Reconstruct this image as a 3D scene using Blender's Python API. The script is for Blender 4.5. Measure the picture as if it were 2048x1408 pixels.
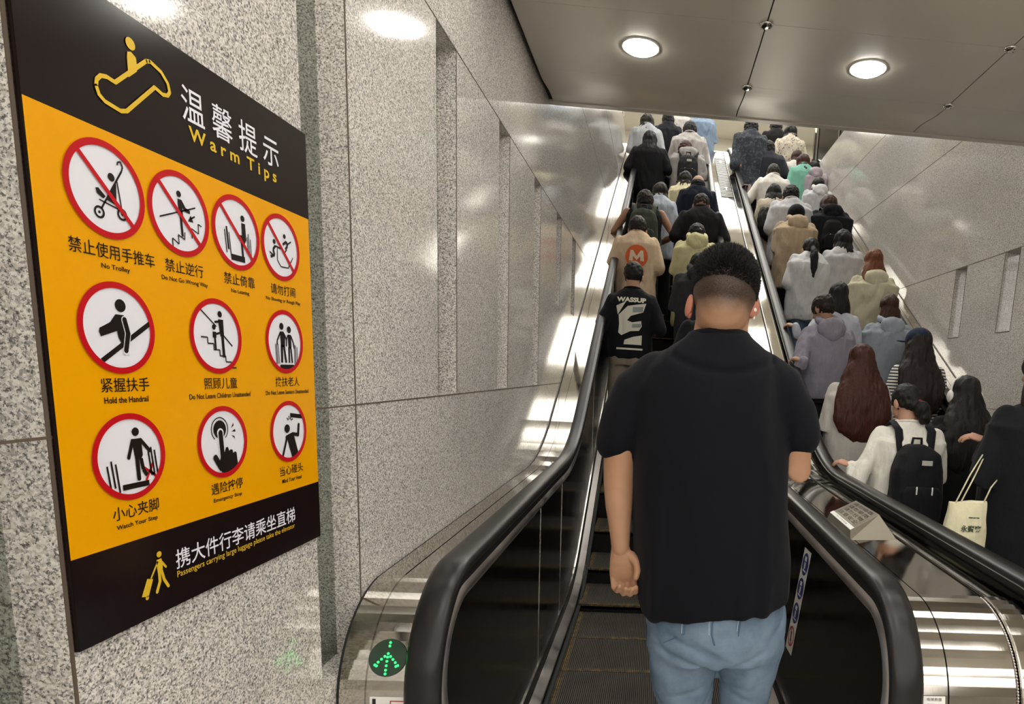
import bpy, bmesh, math, random
import numpy as np
from mathutils import Vector, Matrix, noise
from mathutils.bvhtree import BVHTree
for _o in list(bpy.data.objects): bpy.data.objects.remove(_o)
SC = bpy.context.scene
COL = SC.collection
RND = random.Random(7)
PI = math.pi

# ---------------------------------------------------------------- camera
EYE = 1.535
CF, CX, CY = 1239.15, 1387.47, 950.36
CM = ((0.99660598, -0.05702236, 0.05937147), (0.04935895, -0.16326947, -0.98534602), (0.0658803, 0.98493225, -0.15990076))
cam_d = bpy.data.cameras.new('camera'); cam = bpy.data.objects.new('camera', cam_d); COL.objects.link(cam)
cam_d.sensor_width = 36; cam_d.lens = CF / 2048 * 36
cam_d.shift_x = (1024 - CX) / 2048; cam_d.shift_y = (CY - 704) / 2048
cam_d.clip_start = .05; cam_d.clip_end = 100
r_, d_, f_ = [Vector(v) for v in CM]
cam.matrix_world = Matrix(((r_.x, -d_.x, -f_.x, 0), (r_.y, -d_.y, -f_.y, 0), (r_.z, -d_.z, -f_.z, EYE), (0, 0, 0, 1)))
SC.camera = cam
def ray(px, py):
    a, b = (px - CX) / CF, (py - CY) / CF
    return Vector([CM[0][i] * a + CM[1][i] * b + CM[2][i] for i in range(3)])
def at_y(px, py, Y):      # point of the place seen at a pixel, at distance Y
    v = ray(px, py); v *= Y / v.y; v.z += EYE; return v
def at_x(px, py, X):
    v = ray(px, py); v *= X / v.x; v.z += EYE; return v

# ---------------------------------------------------------------- world, exposure
SC.view_settings.view_transform = 'Standard'; SC.view_settings.look = 'None'
SC.view_settings.gamma = 1; SC.view_settings.use_curve_mapping = False
SC.view_settings.exposure = 0.5
w = bpy.data.worlds.new('world'); SC.world = w; w.use_nodes = True
w.node_tree.nodes['Background'].inputs[0].default_value = (1, .97, .93, 1)
w.node_tree.nodes['Background'].inputs[1].default_value = .15
SC.cycles.max_bounces = 8; SC.cycles.glossy_bounces = 4; SC.cycles.diffuse_bounces = 4
SC.cycles.use_denoising = True
SC.cycles.sample_clamp_indirect = 6

def area(name, loc, rot, sx, sy, power, col=(1, .96, .9)):
    l = bpy.data.lights.new(name, 'AREA'); l.shape = 'RECTANGLE'; l.size = sx; l.size_y = sy
    l.energy = power; l.color = col
    o = bpy.data.objects.new(name, l); o.location = loc; o.rotation_euler = rot; COL.objects.link(o); return o
E_LAMP, E_STRIP, E_UP = 40.0, 5.8, 5.6        # emission of downlights, of the strip lights behind, of the upper hall lights
# ---------------------------------------------------------------- materials
def lin(c):
    if isinstance(c, str): c = [int(c[i:i+2], 16) for i in (1, 3, 5)]
    o = []
    for v in c[:3]:
        v = v / 255; o.append(v / 12.92 if v <= .04045 else ((v + .055) / 1.055) ** 2.4)
    return (*o, 1)
class NT:
    def __init__(s, name):
        s.m = bpy.data.materials.new(name); s.m.use_nodes = True
        s.t = s.m.node_tree; s.n = s.t.nodes; s.b = s.n['Principled BSDF']; s.pos = None
    def add(s, typ, ins=None, **kw):
        x = s.n.new(typ)
        for k, v in kw.items(): setattr(x, k, v)
        for k, v in (ins or {}).items():
            if isinstance(v, bpy.types.NodeSocket): s.t.links.new(v, x.inputs[k])
            else: x.inputs[k].default_value = v
        return x
    def link(s, a, b): s.t.links.new(a, b)
    def P(s):
        if not s.pos: s.pos = s.add('ShaderNodeNewGeometry').outputs['Position']
        return s.pos
    def O(s): return s.add('ShaderNodeTexCoord').outputs['Object']
    def mapv(s, v, sc): return s.add('ShaderNodeMapping', {'Vector': v, 'Scale': sc}).outputs[0]
    def noise(s, v, scale, detail=3, rough=.5): return s.add('ShaderNodeTexNoise', {'Vector': v, 'Scale': scale, 'Detail': detail, 'Roughness': rough})
    def ramp(s, f, stops, interp='LINEAR'):
        x = s.add('ShaderNodeValToRGB', {'Fac': f}); x.color_ramp.interpolation = interp
        e = x.color_ramp.elements
        while len(e) < len(stops): e.new(.5)
        for i, (p, c) in enumerate(stops): e[i].position = p; e[i].color = c if len(c) == 4 else (*c, 1)
        return x.outputs[0]
    def mix(s, f, a, b, mode='MIX'):
        x = s.add('ShaderNodeMix', data_type='RGBA', blend_type=mode)
        for i, v in ((0, f), (6, a), (7, b)):
            if isinstance(v, bpy.types.NodeSocket): s.t.links.new(v, x.inputs[i])
            else: x.inputs[i].default_value = v
        return x.outputs[2]
    def bump(s, h, strength=.3, dist=.01):
        x = s.add('ShaderNodeBump', {'Height': h, 'Strength': strength, 'Distance': dist}); s.link(x.outputs[0], s.b.inputs['Normal'])
    def set(s, **kw):
        for k, v in kw.items():
            k = {'base': 'Base Color', 'rough': 'Roughness', 'metal': 'Metallic', 'spec': 'Specular IOR Level', 'ecol': 'Emission Color',
                 'emit': 'Emission Strength', 'coat': 'Coat Weight', 'trans': 'Transmission Weight', 'ior': 'IOR', 'sheen': 'Sheen Weight', 'alpha': 'Alpha', 'coatr': 'Coat Roughness', 'aniso': 'Anisotropic', 'sss': 'Subsurface Weight'}[k]
            if isinstance(v, bpy.types.NodeSocket): s.link(v, s.b.inputs[k])
            else: s.b.inputs[k].default_value = v
        return s.m
_mc = {}
def plain(name, col, rough=.5, metal=0, **kw):
    if name not in _mc:
        t = NT(name); _mc[name] = t.set(base=lin(col), rough=rough, metal=metal, **kw)
    return _mc[name]
def emitter(name, col, e):
    t = NT(name); return t.set(base=(0, 0, 0, 1), ecol=lin(col), emit=e, rough=1.0, spec=0.0)

def granite(name, rough=.1):
    t = NT(name); p = t.P()
    v1 = t.add('ShaderNodeTexVoronoi', {'Vector': p, 'Scale': 300})
    sep = t.add('ShaderNodeSeparateColor', {0: v1.outputs['Color']})
    base = t.ramp(sep.outputs[0], [(0, lin('#a5a19d')), (.14, lin('#bdb8b2')), (.3, lin('#d3cdc6')), (.55, lin('#e4dfd8')), (.85, lin('#f2eee8'))])
    n1 = t.noise(p, 120, 2, .6); m1 = t.ramp(n1.outputs[0], [(.36, (.66, .66, .66)), (.50, (1, 1, 1))])
    n2 = t.noise(p, 270, 3, .65); m2 = t.ramp(n2.outputs[0], [(.375, (.20, .20, .21)), (.425, (.5, .5, .5)), (.47, (1, 1, 1))])
    n4 = t.noise(p, 1.7, 3); m4 = t.ramp(n4.outputs[0], [(.3, (.94, .93, .92)), (.7, (1.04, 1.03, 1.02))])
    c = t.mix(.75, base, m1, 'MULTIPLY'); c = t.mix(.95, c, m2, 'MULTIPLY'); c = t.mix(1.0, c, m4, 'MULTIPLY')
    return t.set(base=c, rough=rough, spec=.6)
M = {}
M['granite'] = granite('polished_granite')
M['grout'] = plain('brown_grout', '#5d5044', .8)
def ceil_mat():
    t = NT('ceiling_panel_metal'); n = t.noise(t.P(), 3, 2)
    return t.set(base=t.ramp(n.outputs[0], [(.3, lin('#c3beb3')), (.7, lin('#cac5ba'))]), rough=.3, metal=0.0, spec=.6)
M['ceil'] = ceil_mat()
M['gap'] = plain('dark_joint', '#1c1a18', .8)
M['chrome'] = plain('chrome', '#d8d5d0', .08, 1)
def steel(name, col, rough, sc=(900, 6, 6), bs=.05):
    t = NT(name); p = t.mapv(t.P(), sc); n = t.noise(p, 1, 3)
    n2 = t.noise(t.P(), 9, 3)
    r = t.add('ShaderNodeMapRange', {0: n2.outputs[0], 1: .3, 2: .75, 3: rough * .8, 4: rough * 1.4}).outputs[0]
    t.bump(n.outputs[0], bs, .002)
    return t.set(base=lin(col), rough=r, metal=1.0)
M['steel'] = steel('brushed_stainless', '#c9c4bb', .055, bs=.015)
M['steel_dark'] = steel('dark_panel_steel', '#2a2725', .16)
M['steel_trim'] = steel('trim_steel', '#d9d5ce', .2)
M['rubber'] = plain('handrail_rubber', '#1c1b1a', .3, 0, spec=.35)
M['brush'] = plain('deflector_brush', '#1f2221', .7)
M['alu'] = steel('aluminium_profile', '#cfc8c4', .35)
M['white'] = plain('white_plastic', '#e9e7e2', .4)
M['black'] = plain('matt_black', '#121212', .5)
M['lamp'] = emitter('lamp_diffuser', '#fffaf0', E_LAMP)
M['strip'] = emitter('strip_light', '#fffbf5', E_STRIP)
M['uplight'] = emitter('hall_light', '#fffcf4', E_UP)
M['hallwall'] = plain('pale_hall_wall', '#e2ddd0', .5)
M['hallfloor'] = plain('pale_hall_floor', '#b5afa5', .3)
def glass_mat(name, tint, a):
    t = NT(name); t.m.node_tree.nodes.remove(t.b)
    out = t.n['Material Output']
    tr = t.add('ShaderNodeBsdfTransparent', {'Color': lin(tint)}); gl = t.add('ShaderNodeBsdfGlossy', {'Roughness': .02, 'Color': (1, 1, 1, 1)})
    fr = t.add('ShaderNodeFresnel', {'IOR': 1.18}); mx = t.add('ShaderNodeMixShader', {0: fr.outputs[0], 1: tr.outputs[0], 2: gl.outputs[0]})
    t.link(mx.outputs[0], out.inputs[0]); return t.m
M['glass'] = glass_mat('tinted_glass', '#f2f8f5', 1)
M['glass_clear'] = glass_mat('clear_glass', '#f4faf6', 1)

# ---------------------------------------------------------------- mesh helpers
class G:
    def __init__(s): s.v = []; s.f = []; s.mi = []; s.cur = 0
    def add(s, vs, fs):
        o = len(s.v); s.v += [tuple(v) for v in vs]
        for f in fs: s.f.append(tuple(i + o for i in f)); s.mi.append(s.cur)
    def box(s, x0, x1, y0, y1, z0, z1):
        s.add([(x, y, z) for z in (z0, z1) for y in (y0, y1) for x in (x0, x1)],
              [(0, 2, 3, 1), (4, 5, 7, 6), (0, 1, 5, 4), (2, 6, 7, 3), (0, 4, 6, 2), (1, 3, 7, 5)])
    def quad(s, a, b, c, d): s.add([a, b, c, d], [(0, 1, 2, 3)])
    def rings(s, R, caps=True, closed=False):
        n = len(R[0]); vs = [p for r in R for p in r]; fs = []
        m = len(R)
        for i in range(m if closed else m - 1):
            for j in range(n):
                a = i * n + j; b = i * n + (j + 1) % n; c = ((i + 1) % m) * n + (j + 1) % n; d = ((i + 1) % m) * n + j
                fs.append((a, b, c, d))
        if caps and not closed: fs.append(tuple(reversed(range(n)))); fs.append(tuple((m - 1) * n + j for j in range(n)))
        s.add(vs, fs)
    def loft(s, data, n=28, axis='z', exp=2.3):      # data: (z, cx, cy, rx, ry)
        R = []
        for (z, cx, cy, rx, ry) in data:
            r = []
            for k in range(n):
                a = 2 * PI * k / n; c, q = math.cos(a), math.sin(a)
                x = math.copysign(abs(c) ** (2 / exp), c) * rx; y = math.copysign(abs(q) ** (2 / exp), q) * ry
                r.append((cx + x, cy + y, z))
            R.append(r)
        s.rings(R)
    def tube(s, pts, rad, n=12, flat=1.0, up=(0, 0, 1)):      # round tube through points, radius per point, hemispherical ends
        P = [Vector(p) for p in pts]; rad = rad if hasattr(rad, '__len__') else [rad] * len(P)
        ext = []
        d0 = (P[0] - P[1]).normalized(); d1 = (P[-1] - P[-2]).normalized()
        for k in (3, 2, 1): a = k * PI / 6.4; ext.append((P[0] + d0 * rad[0] * math.sin(a), rad[0] * math.cos(a)))
        body = list(zip(P, rad))
        end = []
        for k in (1, 2, 3): a = k * PI / 6.4; end.append((P[-1] + d1 * rad[-1] * math.sin(a), rad[-1] * math.cos(a)))
        L = ext + body + end; R = []; u0 = Vector(up)
        for i, (p, r) in enumerate(L):
            t = (L[min(i + 1, len(L) - 1)][0] - L[max(i - 1, 0)][0]).normalized()
            u = u0 - t * u0.dot(t)
            if u.length < .05: u = Vector((1, 0, 0)) - t * t.x
            u.normalize(); u0 = u; w_ = t.cross(u)
            R.append([tuple(p + (w_ * math.cos(2 * PI * k / n) + u * math.sin(2 * PI * k / n) * flat) * r) for k in range(n)])
        s.rings(R)
    def ball(s, c, r, rot=None, nu=20, nv=12):
        r = r if hasattr(r, '__len__') else (r, r, r); R = []
        c = Vector(c)
        for i in range(nv + 1):
            t = -PI / 2 * .985 + PI * .985 * i / nv; row = []
            for j in range(nu):
                a = 2 * PI * j / nu; p = Vector((r[0] * math.cos(t) * math.cos(a), r[1] * math.cos(t) * math.sin(a), r[2] * math.sin(t)))
                if rot: p = rot @ p
                row.append(tuple(c + p))
            R.append(row)
        s.rings(R)
    def xf(s, m, start=0):
        for i in range(start, len(s.v)): s.v[i] = tuple(m @ Vector(s.v[i]))
    def mesh(s, name):
        me = bpy.data.meshes.new(name); me.from_pydata(s.v, [], s.f); me.validate()
        if any(s.mi) and len(me.polygons) == len(s.mi): me.polygons.foreach_set('material_index', s.mi)
        return me
def smooth_angle(me, on=True):
    for p in me.polygons: p.use_smooth = on
def put(name, me, mats=None, parent=None, smooth=False):
    if isinstance(me, G): me = me.mesh(name)
    me.name = name
    for m in (mats if isinstance(mats, (list, tuple)) else [mats]):
        if m: me.materials.append(m)
    if smooth: smooth_angle(me)
    o = bpy.data.objects.new(name, me); COL.objects.link(o)
    if parent: o.parent = parent; o.matrix_parent_inverse = parent.matrix_basis.inverted()
    return o
def fixn(me):
    b = bmesh.new(); b.from_mesh(me); bmesh.ops.recalc_face_normals(b, faces=b.faces); b.to_mesh(me); b.free(); return me
def tag(o, label=None, cat=None, group=None, kind=None):
    for k, v in (('label', label), ('category', cat), ('group', group), ('kind', kind)):
        if v: o[k] = v
    return o
def thing(name, loc, label, cat, group=None, rz=0):
    o = bpy.data.objects.new(name, None); o.empty_display_size = .1; COL.objects.link(o); o.location = loc; o.rotation_euler = (0, 0, rz)
    o.matrix_basis = Matrix.Translation(loc) @ Matrix.Rotation(rz, 4, 'Z')
    return tag(o, label, cat, group)
def struct(name, g, mat, parent=None, smooth=False):
    o = put(name, g, mat, parent, smooth)
    if not parent: tag(o, kind='structure')
    return o
def bevel(o, w_, seg=2):
    m = o.modifiers.new('bevel', 'BEVEL'); m.width = w_; m.segments = seg; m.limit_method = 'ANGLE'; return o
DG = bpy.context.evaluated_depsgraph_get
def bake(me, mods):
    """run a mesh through modifiers and return the resulting mesh"""
    o = bpy.data.objects.new('work', me); COL.objects.link(o)
    for typ, kw in mods:
        m = o.modifiers.new(typ.lower(), typ)
        for k, v in kw.items(): setattr(m, k, v)
    dg = DG(); dg.update()
    out = bpy.data.meshes.new_from_object(o.evaluated_get(dg))
    bpy.data.objects.remove(o); bpy.data.meshes.remove(me); return out
def skin_over(g, voxel, sm=4, name='mesh'):
    me = fixn(g.mesh(name)) if isinstance(g, G) else g
    out = bake(me, [('REMESH', dict(mode='VOXEL', voxel_size=voxel)), ('SMOOTH', dict(factor=.5, iterations=sm))])
    smooth_angle(out); return out
def disp(me, fn):
    n = len(me.vertices); co = np.empty(n * 3); me.vertices.foreach_get('co', co); co = co.reshape(-1, 3)
    no = np.empty(n * 3); me.vertices.foreach_get('normal', no); no = no.reshape(-1, 3)
    d = np.array([fn(c) for c in co]); co += no * d[:, None]
    me.vertices.foreach_set('co', co.ravel()); me.update()
    return me
def text_mesh(s, size, bold=0.0, align='CENTER', spacing=1.0, xs=1.0, shear=0):
    c = bpy.data.curves.new('txt', 'FONT'); c.body = s; c.size = size; c.align_x = align; c.align_y = 'CENTER'; c.offset = bold; c.space_character = spacing
    c.resolution_u = 3; c.shear = shear
    o = bpy.data.objects.new('txt', c); COL.objects.link(o)
    dg = DG(); dg.update(); me = bpy.data.meshes.new_from_object(o.evaluated_get(dg))
    bpy.data.objects.remove(o)
    if xs != 1:
        for v in me.vertices: v.co.x *= xs
    return me
def fit_text(s, wd, ht, bold=0.0, spacing=1.0):
    """text fitted to a width and height, centred on the origin"""
    me = text_mesh(s, 1.0, bold / max(ht, 1e-6) * .7, spacing=spacing)
    if not len(me.vertices): return me
    xs = [v.co.x for v in me.vertices]; ys = [v.co.y for v in me.vertices]
    sx, sy = wd / (max(xs) - min(xs)), ht / (max(ys) - min(ys)); cx, cy = (max(xs) + min(xs)) / 2, (max(ys) + min(ys)) / 2
    for v in me.vertices: v.co.x = (v.co.x - cx) * sx; v.co.y = (v.co.y - cy) * sy
    return me
def into(g, me, fn):
    """append a mesh's faces to a G through a point map"""
    g.add([fn(v.co) for v in me.vertices], [tuple(p.vertices) for p in me.polygons]); bpy.data.meshes.remove(me)
# ================================================================ the setting
WX, RX = -.71, 2.45          # wall planes
RISE = 4.585; KZ = math.tan(math.radians(30))
YTOP = 11.99                 # where the step line reaches the upper landing
def jwall(side):
    """granite wall with tall recessed slots and panel joints"""
    X = WX if side == 'left' else RX; s = -1 if side == 'left' else 1
    ZT = 7.5; bk = X + s * .13
    slots = []
    n0 = -1; n1 = 8
    for k in range(n0, n1):
        y0 = 1.33 + .75 * (k); y1 = y0 + .185
        if side == 'left': zb = 0.79 if k <= 0 else (1.42 if k < 4 else 1.95)
        else: zb = 1.97
        if side == 'left' and k > 5: continue
        if side == 'right' and (k > 5): continue
        slots.append((y0, y1, zb, 2.535))
    g = G(); jg = G()
    Y0, Y1 = .30, 11.4
    # frontal faces between the slots
    ys = [Y0]
    def face(y0, y1, z0, z1):
        if y1 <= y0 or z1 <= z0: return
        a = [(X, y0, z0), (X, y1, z0), (X, y1, z1), (X, y0, z1)]
        g.quad(*(a if s < 0 else a[::-1]))
    top = 5.055 if side == 'right' else 5.3
    face(Y0, Y1, 2.535, top)
    cur = Y0
    for (y0, y1, zb, zt) in slots:
        face(cur, y0, -.3, 2.535); face(y0, y1, -.3, zb)
        cur = y1
        d = bk
        g.quad((X, y0, zb), (d, y0, zb), (d, y0, zt), (X, y0, zt)); g.quad((X, y1, zb), (X, y1, zt), (d, y1, zt), (d, y1, zb))
        g.quad((d, y0, zb), (d, y1, zb), (d, y1, zt), (d, y0, zt))
        g.quad((X, y0, zb), (X, y1, zb), (d, y1, zb), (d, y0, zb)); g.quad((X, y0, zt), (d, y0, zt), (d, y1, zt), (X, y1, zt))
        # brown grout beside the slot
        if side == 'right': jg.box(X - .0015, X, y0 - .005, y0, zb, zt); jg.box(X - .0015, X, y0, y1, zb - .005, zb); jg.box(bk - .002, bk, y0, y0 + .006, zb, zt)
        e = .002
        jg.box(min(X, X - s * .0015), max(X, X - s * .0015), y1, y1 + .0045, zb, zt)
    face(cur, Y1, -.3, 2.535)
    g.quad((X, Y0, -.3), (X, Y0, top), (X + s * .2, Y0, top), (X + s * .2, Y0, -.3))
    g.quad((X, Y1, -.3), (X + s * .2, Y1, -.3), (X + s * .2, Y1, top), (X, Y1, top))      # far end and top of the wall
    g.quad((X, Y0, top), (X, Y1, top), (X + s * .2, Y1, top), (X + s * .2, Y0, top))
    wl = struct('wall_' + side, g, M['granite'])
    for z in (1.417, 2.535, 3.6, 4.35):
        jg.box(min(X, X - s * .0012), max(X, X - s * .0012), Y0, Y1, z - .0018, z + .0018)
    put('panel_joints', jg, M['grout'], wl)
    gg = G()
    for (y0, y1, zb, zt) in slots:
        d = X + s * .06
        gg.quad((d, y0, zb), (d, y1, zb), (d, y1, zt), (d, y0, zt)); jg.box(d - .004, d + .004, y1 - .004, y1 - .0004, zb, zt)
    put('slot_glass', gg, M['glass'], wl)
    return wl
jwall('left'); jwall('right')

# ---- lower ceiling: metal panels with open joints, ending in a gently turned-up lip
CE_Z = 3.027; CE_Y = 4.03
def cprof(y):      # height of the ceiling underside
    if y < 3.55: return CE_Z
    t = max(0, min(1, (y - 3.56) / .34)); return CE_Z + .036 * t * t * (3 - 2 * t)
XJ = [-.69 + .0, .389, 1.472, 2.44]
YJ = [3.49 - .59 * k for k in range(7)]
c_root = None
g = G(); hole_r = .092
lights_at = []
for r in range(6):
    y1, y0 = (YJ[r], YJ[r + 1])
    for c in range(3):
        x0, x1 = XJ[c], XJ[c + 1]; e = .0032
        g.box(x0 + e, x1 - e, y0 + .0012, y1 - .0012, CE_Z, CE_Z + .02)
ys = [YJ[0] + (CE_Y - YJ[0]) * k / 16 for k in range(17)]
for c in range(3):
    x0, x1 = XJ[c] + .0032, XJ[c + 1] - .0032
    R = []
    for y in ys: R.append([(x0, y, cprof(y)), (x1, y, cprof(y)), (x1, y, cprof(y) + .03), (x0, y, cprof(y) + .03)])
    g.rings([r_[::-1] for r_ in R])
ceil_o = struct('ceiling', g, M['ceil'])
g = G(); g.box(XJ[0] - .02, XJ[-1] + .02, YJ[-1] - .1, CE_Y - .01, CE_Z + .045, CE_Z + .6)
put('plenum', g, M['gap'], ceil_o)
g = G(); g.box(XJ[0] - .3, XJ[-1] + .3, CE_Y - .06, CE_Y - .02, CE_Z + .03, 5.6)
put('ceiling_fascia', g, M['ceil'], ceil_o)

def disc(g, cx, cy, z, r, n=32, h=0, r2=None):
    r2 = r if r2 is None else r2
    R = [[(cx + q * math.cos(2 * PI * k / n), cy + q * math.sin(2 * PI * k / n), zz) for k in range(n)] for q, zz in ((r, z), (r2, z + h))]
    g.rings([x[::-1] for x in R])
def ring(g, cx, cy, z, r0, r1, h, n=32):
    R = []
    for q, zz in ((r1, z), (r1, z - h), (r0, z - h), (r0, z)):
        R.append([(cx + q * math.cos(2 * PI * k / n), cy + q * math.sin(2 * PI * k / n), zz) for k in range(n)])
    g.rings(R, closed=True)
names = {(0, 0): 'round white ceiling downlight left of the middle joint, nearest the slope', (0, 1): 'round white ceiling downlight right of the middle joint, nearest the slope'}
k = 0
for r in range(3):
    for c in range(3):
        cx, cy = (-.155, .93, 1.96)[c], 3.19 - 1.18 * r
        if c == 2: continue
        lb = names.get((r, c), 'round downlight in the grey ceiling panels over the lower landing, behind the viewer')
        t = thing('ceiling_downlight', (cx, cy, CE_Z), lb, 'ceiling light', 'downlights in the low ceiling')
        g = G(); ring(g, cx, cy, CE_Z + .002, .080, .090, .006); put('trim_ring', g, M['white'], t, True)
        g = G(); disc(g, cx, cy, CE_Z - .012, .070, h=.012, r2=.081); put('diffuser', g, M['lamp'], t)
for r in range(0, 6):
    for c in (1, 2):
        cx, cy = XJ[c], YJ[r]
        t = thing('ceiling_sprinkler_cap', (cx, cy, CE_Z), {(0, 1): 'small chrome disc on the middle ceiling joint, nearer the slope', (1, 1): 'small chrome disc on the middle ceiling joint, second from the slope',
            (0, 2): 'small chrome disc on the right ceiling joint, nearer the slope', (1, 2): 'small chrome disc on the right ceiling joint, second from the slope'}.get((r, c), 'small chrome disc at a ceiling joint behind the viewer'), 'ceiling fitting', 'chrome discs at the ceiling joints')
        g = G(); R = []
        for q, zz in ((.028, 0), (.03, -.004), (.027, -.009), (.014, -.013), (.004, -.0135)):
            R.append([(cx + q * math.cos(2 * PI * k / 28), cy + q * math.sin(2 * PI * k / 28), CE_Z + zz) for k in range(28)])
        g.rings(R); put('cover_disc', g, M['chrome'], t, True)
        g = G()
        for a in range(4): g.ball((cx + .017 * math.cos(a * PI / 2 + .5), cy + .017 * math.sin(a * PI / 2 + .5), CE_Z - .011), (.004, .004, .003), nu=8, nv=5)
        put('screw_heads', g, M['gap'], t)

# ---- floor of the lower landing, pit under the steps, upper landing
M['hallstone'] = granite('hall_floor_stone', .2)
g = G(); g.box(-12, 14, -42, 1.35, -.1, 0); struct('floor', g, M['hallstone'])
g = G(); g.box(WX - .02, RX + .02, 1.35, 13.2, -.6, -.5); struct('floor_pit', g, M['gap'])
g = G(); g.box(-6, 9, 13.0, 24, RISE - .2, RISE); struct('floor_upper', g, M['hallfloor'])
# hall behind the viewer
HZ = 3.35
g = G(); g.quad((-12, -42, 0), (14, -42, 0), (14, -42, 4), (-12, -42, 4)); struct('wall_back', g, M['hallwall'])
g = G(); g.box(-12, 14, -42, -.08, HZ, HZ + .1); g.box(XJ[0] - .2, XJ[-1] + .2, -.12, -.07, 3.05, HZ); struct('ceiling_hall', g, M['ceil'])
g = G(); g.box(-12.1, -12, -42, .5, 0, 4); g.box(14, 14.1, -42, .5, 0, 4); g.box(-12, WX - .19, .35, .45, 0, 4); g.box(RX + .19, 14, .35, .45, 0, 4); g.box(-12, WX, -.1, .5, HZ, HZ + .1); g.box(RX, 14, -.1, .5, HZ, HZ + .1); struct('wall_hall_sides', g, M['hallwall'])
# upper hall shell
g = G(); g.quad((-7, 24, RISE - .3), (10, 24, RISE - .3), (10, 24, 10), (-7, 24, 10)); struct('wall_far', g, M['hallwall'])
g = G(); g.quad((-7, 4, 4), (-7, 24, 4), (-7, 24, 10), (-7, 4, 10)); struct('wall_hall_left', g, M['hallwall'])
g = G(); g.quad((10, 4, 4), (10, 24, 4), (10, 24, 10), (10, 4, 10)); struct('wall_hall_right', g, M['hallwall'])
g = G(); g.quad((-7, 3.9, 10), (10, 3.9, 10), (10, 24, 10), (-7, 24, 10)); struct('ceiling_upper', g, M['hallwall'])
g = G(); g.box(-7, WX - .2, 4.0, 24, RISE - .2, RISE); g.box(RX + .2, 10, 4.0, 24, RISE - .2, RISE); struct('floor_upper_sides', g, M['hallfloor'])
i = 0
for y in (6, 8.2, 10.4, 12.6, 14.8, 17, 19.2, 21.4):
    for x in (-2.2, 1.2, 4.6):
        t = thing('panel_light', (x, y, 9.9), 'white luminous panel in the high ceiling of the upper hall', 'ceiling light', 'luminous panels of the upper hall')
        g = G(); g.box(x - 1.35, x + 1.35, y - .62, y + .62, 9.9, 9.95); put('diffuser', g, M['uplight'], t)
        g = G(); g.box(x - 1.4, x + 1.4, y - .67, y + .67, 9.93, 9.99); put('housing', g, M['white'], t)
for k in range(38):
    for dy in (0, -.22) if k < 14 else (0,):
        y = 2.3 - .92 * k + dy; z = HZ if y < -.1 else CE_Z - .001
        t = thing('strip_light', (.9, y, z - .03), 'long white strip light across the high ceiling behind the viewer', 'ceiling light', 'strip lights of the lower hall')
        g = G(); x0, x1 = (-6, 8) if y < -.1 else (XJ[0] + .06, 2.2); hw_ = .036 if k < 14 else .07; g.box(x0, x1, y - hw_, y + hw_, z - .035, z - .02); put('diffuser', g, M['strip'], t)
        g = G(); g.box(x0 - .02, x1 + .02, y - hw_ - .015, y + hw_ + .015, z - .025, z - .0005); put('housing', g, M['white'], t)
# ================================================================ the escalators
def bend(z0, ky, dz, R0=1.5, y_start=1.62, y_end=13.0, step=.1):
    """side path (y, z): level, bend up to 30 degrees, bend level again"""
    T = R0 * math.tan(math.radians(15)); ky2 = ky + dz / KZ; pts = [(y_start, z0)]
    y = y_start + .3
    while y < ky - T: pts.append((y, z0)); y += .3
    for k in range(9):
        a = math.radians(30 * k / 8); pts.append((ky - T + R0 * math.sin(a), z0 + R0 * (1 - math.cos(a))))
    ya, za = pts[-1]; yb = ky2 - T * math.cos(math.radians(30)); n = 12
    for k in range(1, n): pts.append((ya + (yb - ya) * k / n, za + (yb - ya) * k / n * KZ))
    for k in range(8, -1, -1):
        a = math.radians(30 * k / 8); pts.append((ky2 + T - R0 * math.sin(a), z0 + dz - R0 * (1 - math.cos(a))))
    if y_end > pts[-1][0] + .05: pts.append((y_end, z0 + dz))
    return pts
def normals2(P):
    N = []
    for i in range(len(P)):
        a = P[max(i - 1, 0)]; b = P[min(i + 1, len(P) - 1)]; t = Vector((b[0] - a[0], b[1] - a[1])).normalized(); N.append((-t.y, t.x))
    return N
def sweep(g, path, prof, x0=0.0, sx=1, closed=True):
    """sweep a cross profile [(dx, dn)] along a side path; dn is along the path's normal (outward/up)"""
    N = normals2(path); R = []
    for (y, z), (ny, nz) in zip(path, N): R.append([(x0 + sx * dx, y + ny * dn, z + nz * dn) for dx, dn in prof])
    if sx < 0: R = [r[::-1] for r in R]
    g.rings([r[::-1] for r in R], caps=True)
NC = (1.625, .75)            # newel centre (y, z)
def newel(r, a0=-75, a1=90, n=26, c=NC):      # arc round the front of the newel, from below to the top
    out = []
    for k in range(n):
        a = math.radians(180 - (a0 + (a1 - a0) * k / (n - 1))); out.append((c[0] + r * math.cos(a), c[1] + r * math.sin(a)))
    return out
HAND = 1.025 - .014
def hand_path(off=0.0, a0=-70):
    r = HAND - NC[1] - off
    up = bend(HAND - off, 3.863 + off * .27, RISE, R0=1.5 + off, y_start=1.66, y_end=13.05)
    top = [(13.05 + r * math.sin(a), HAND - off + RISE - r * (1 - math.cos(a))) for a in [math.radians(d) for d in (15, 35, 55, 75, 95, 120, 150)]]
    return newel(r, a0) + up + top
TREADS = []                  # (y0, y1, z)
y = 2.2 - .4
zs = {3.8: .05, 4.2: .157, 4.6: .33}
y = 1.8
while y < 12.6:
    yy = round(y, 2)
    if yy < 3.8: z = 0.0
    elif yy in zs: z = zs[yy]
    else: z = min(.55 + (yy - 5.0) * .5774, RISE)
    if z > RISE - .35 and z < RISE: z = RISE - (.33 if z < RISE - .25 else .14 if z < RISE - .1 else .04)
    TREADS.append((yy, round(yy + .4, 2), z)); y += .4
def tread_z(y):
    for a, b, z in TREADS:
        if a <= y < b: return z
    return 0.0 if y < 3 else RISE
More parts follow.
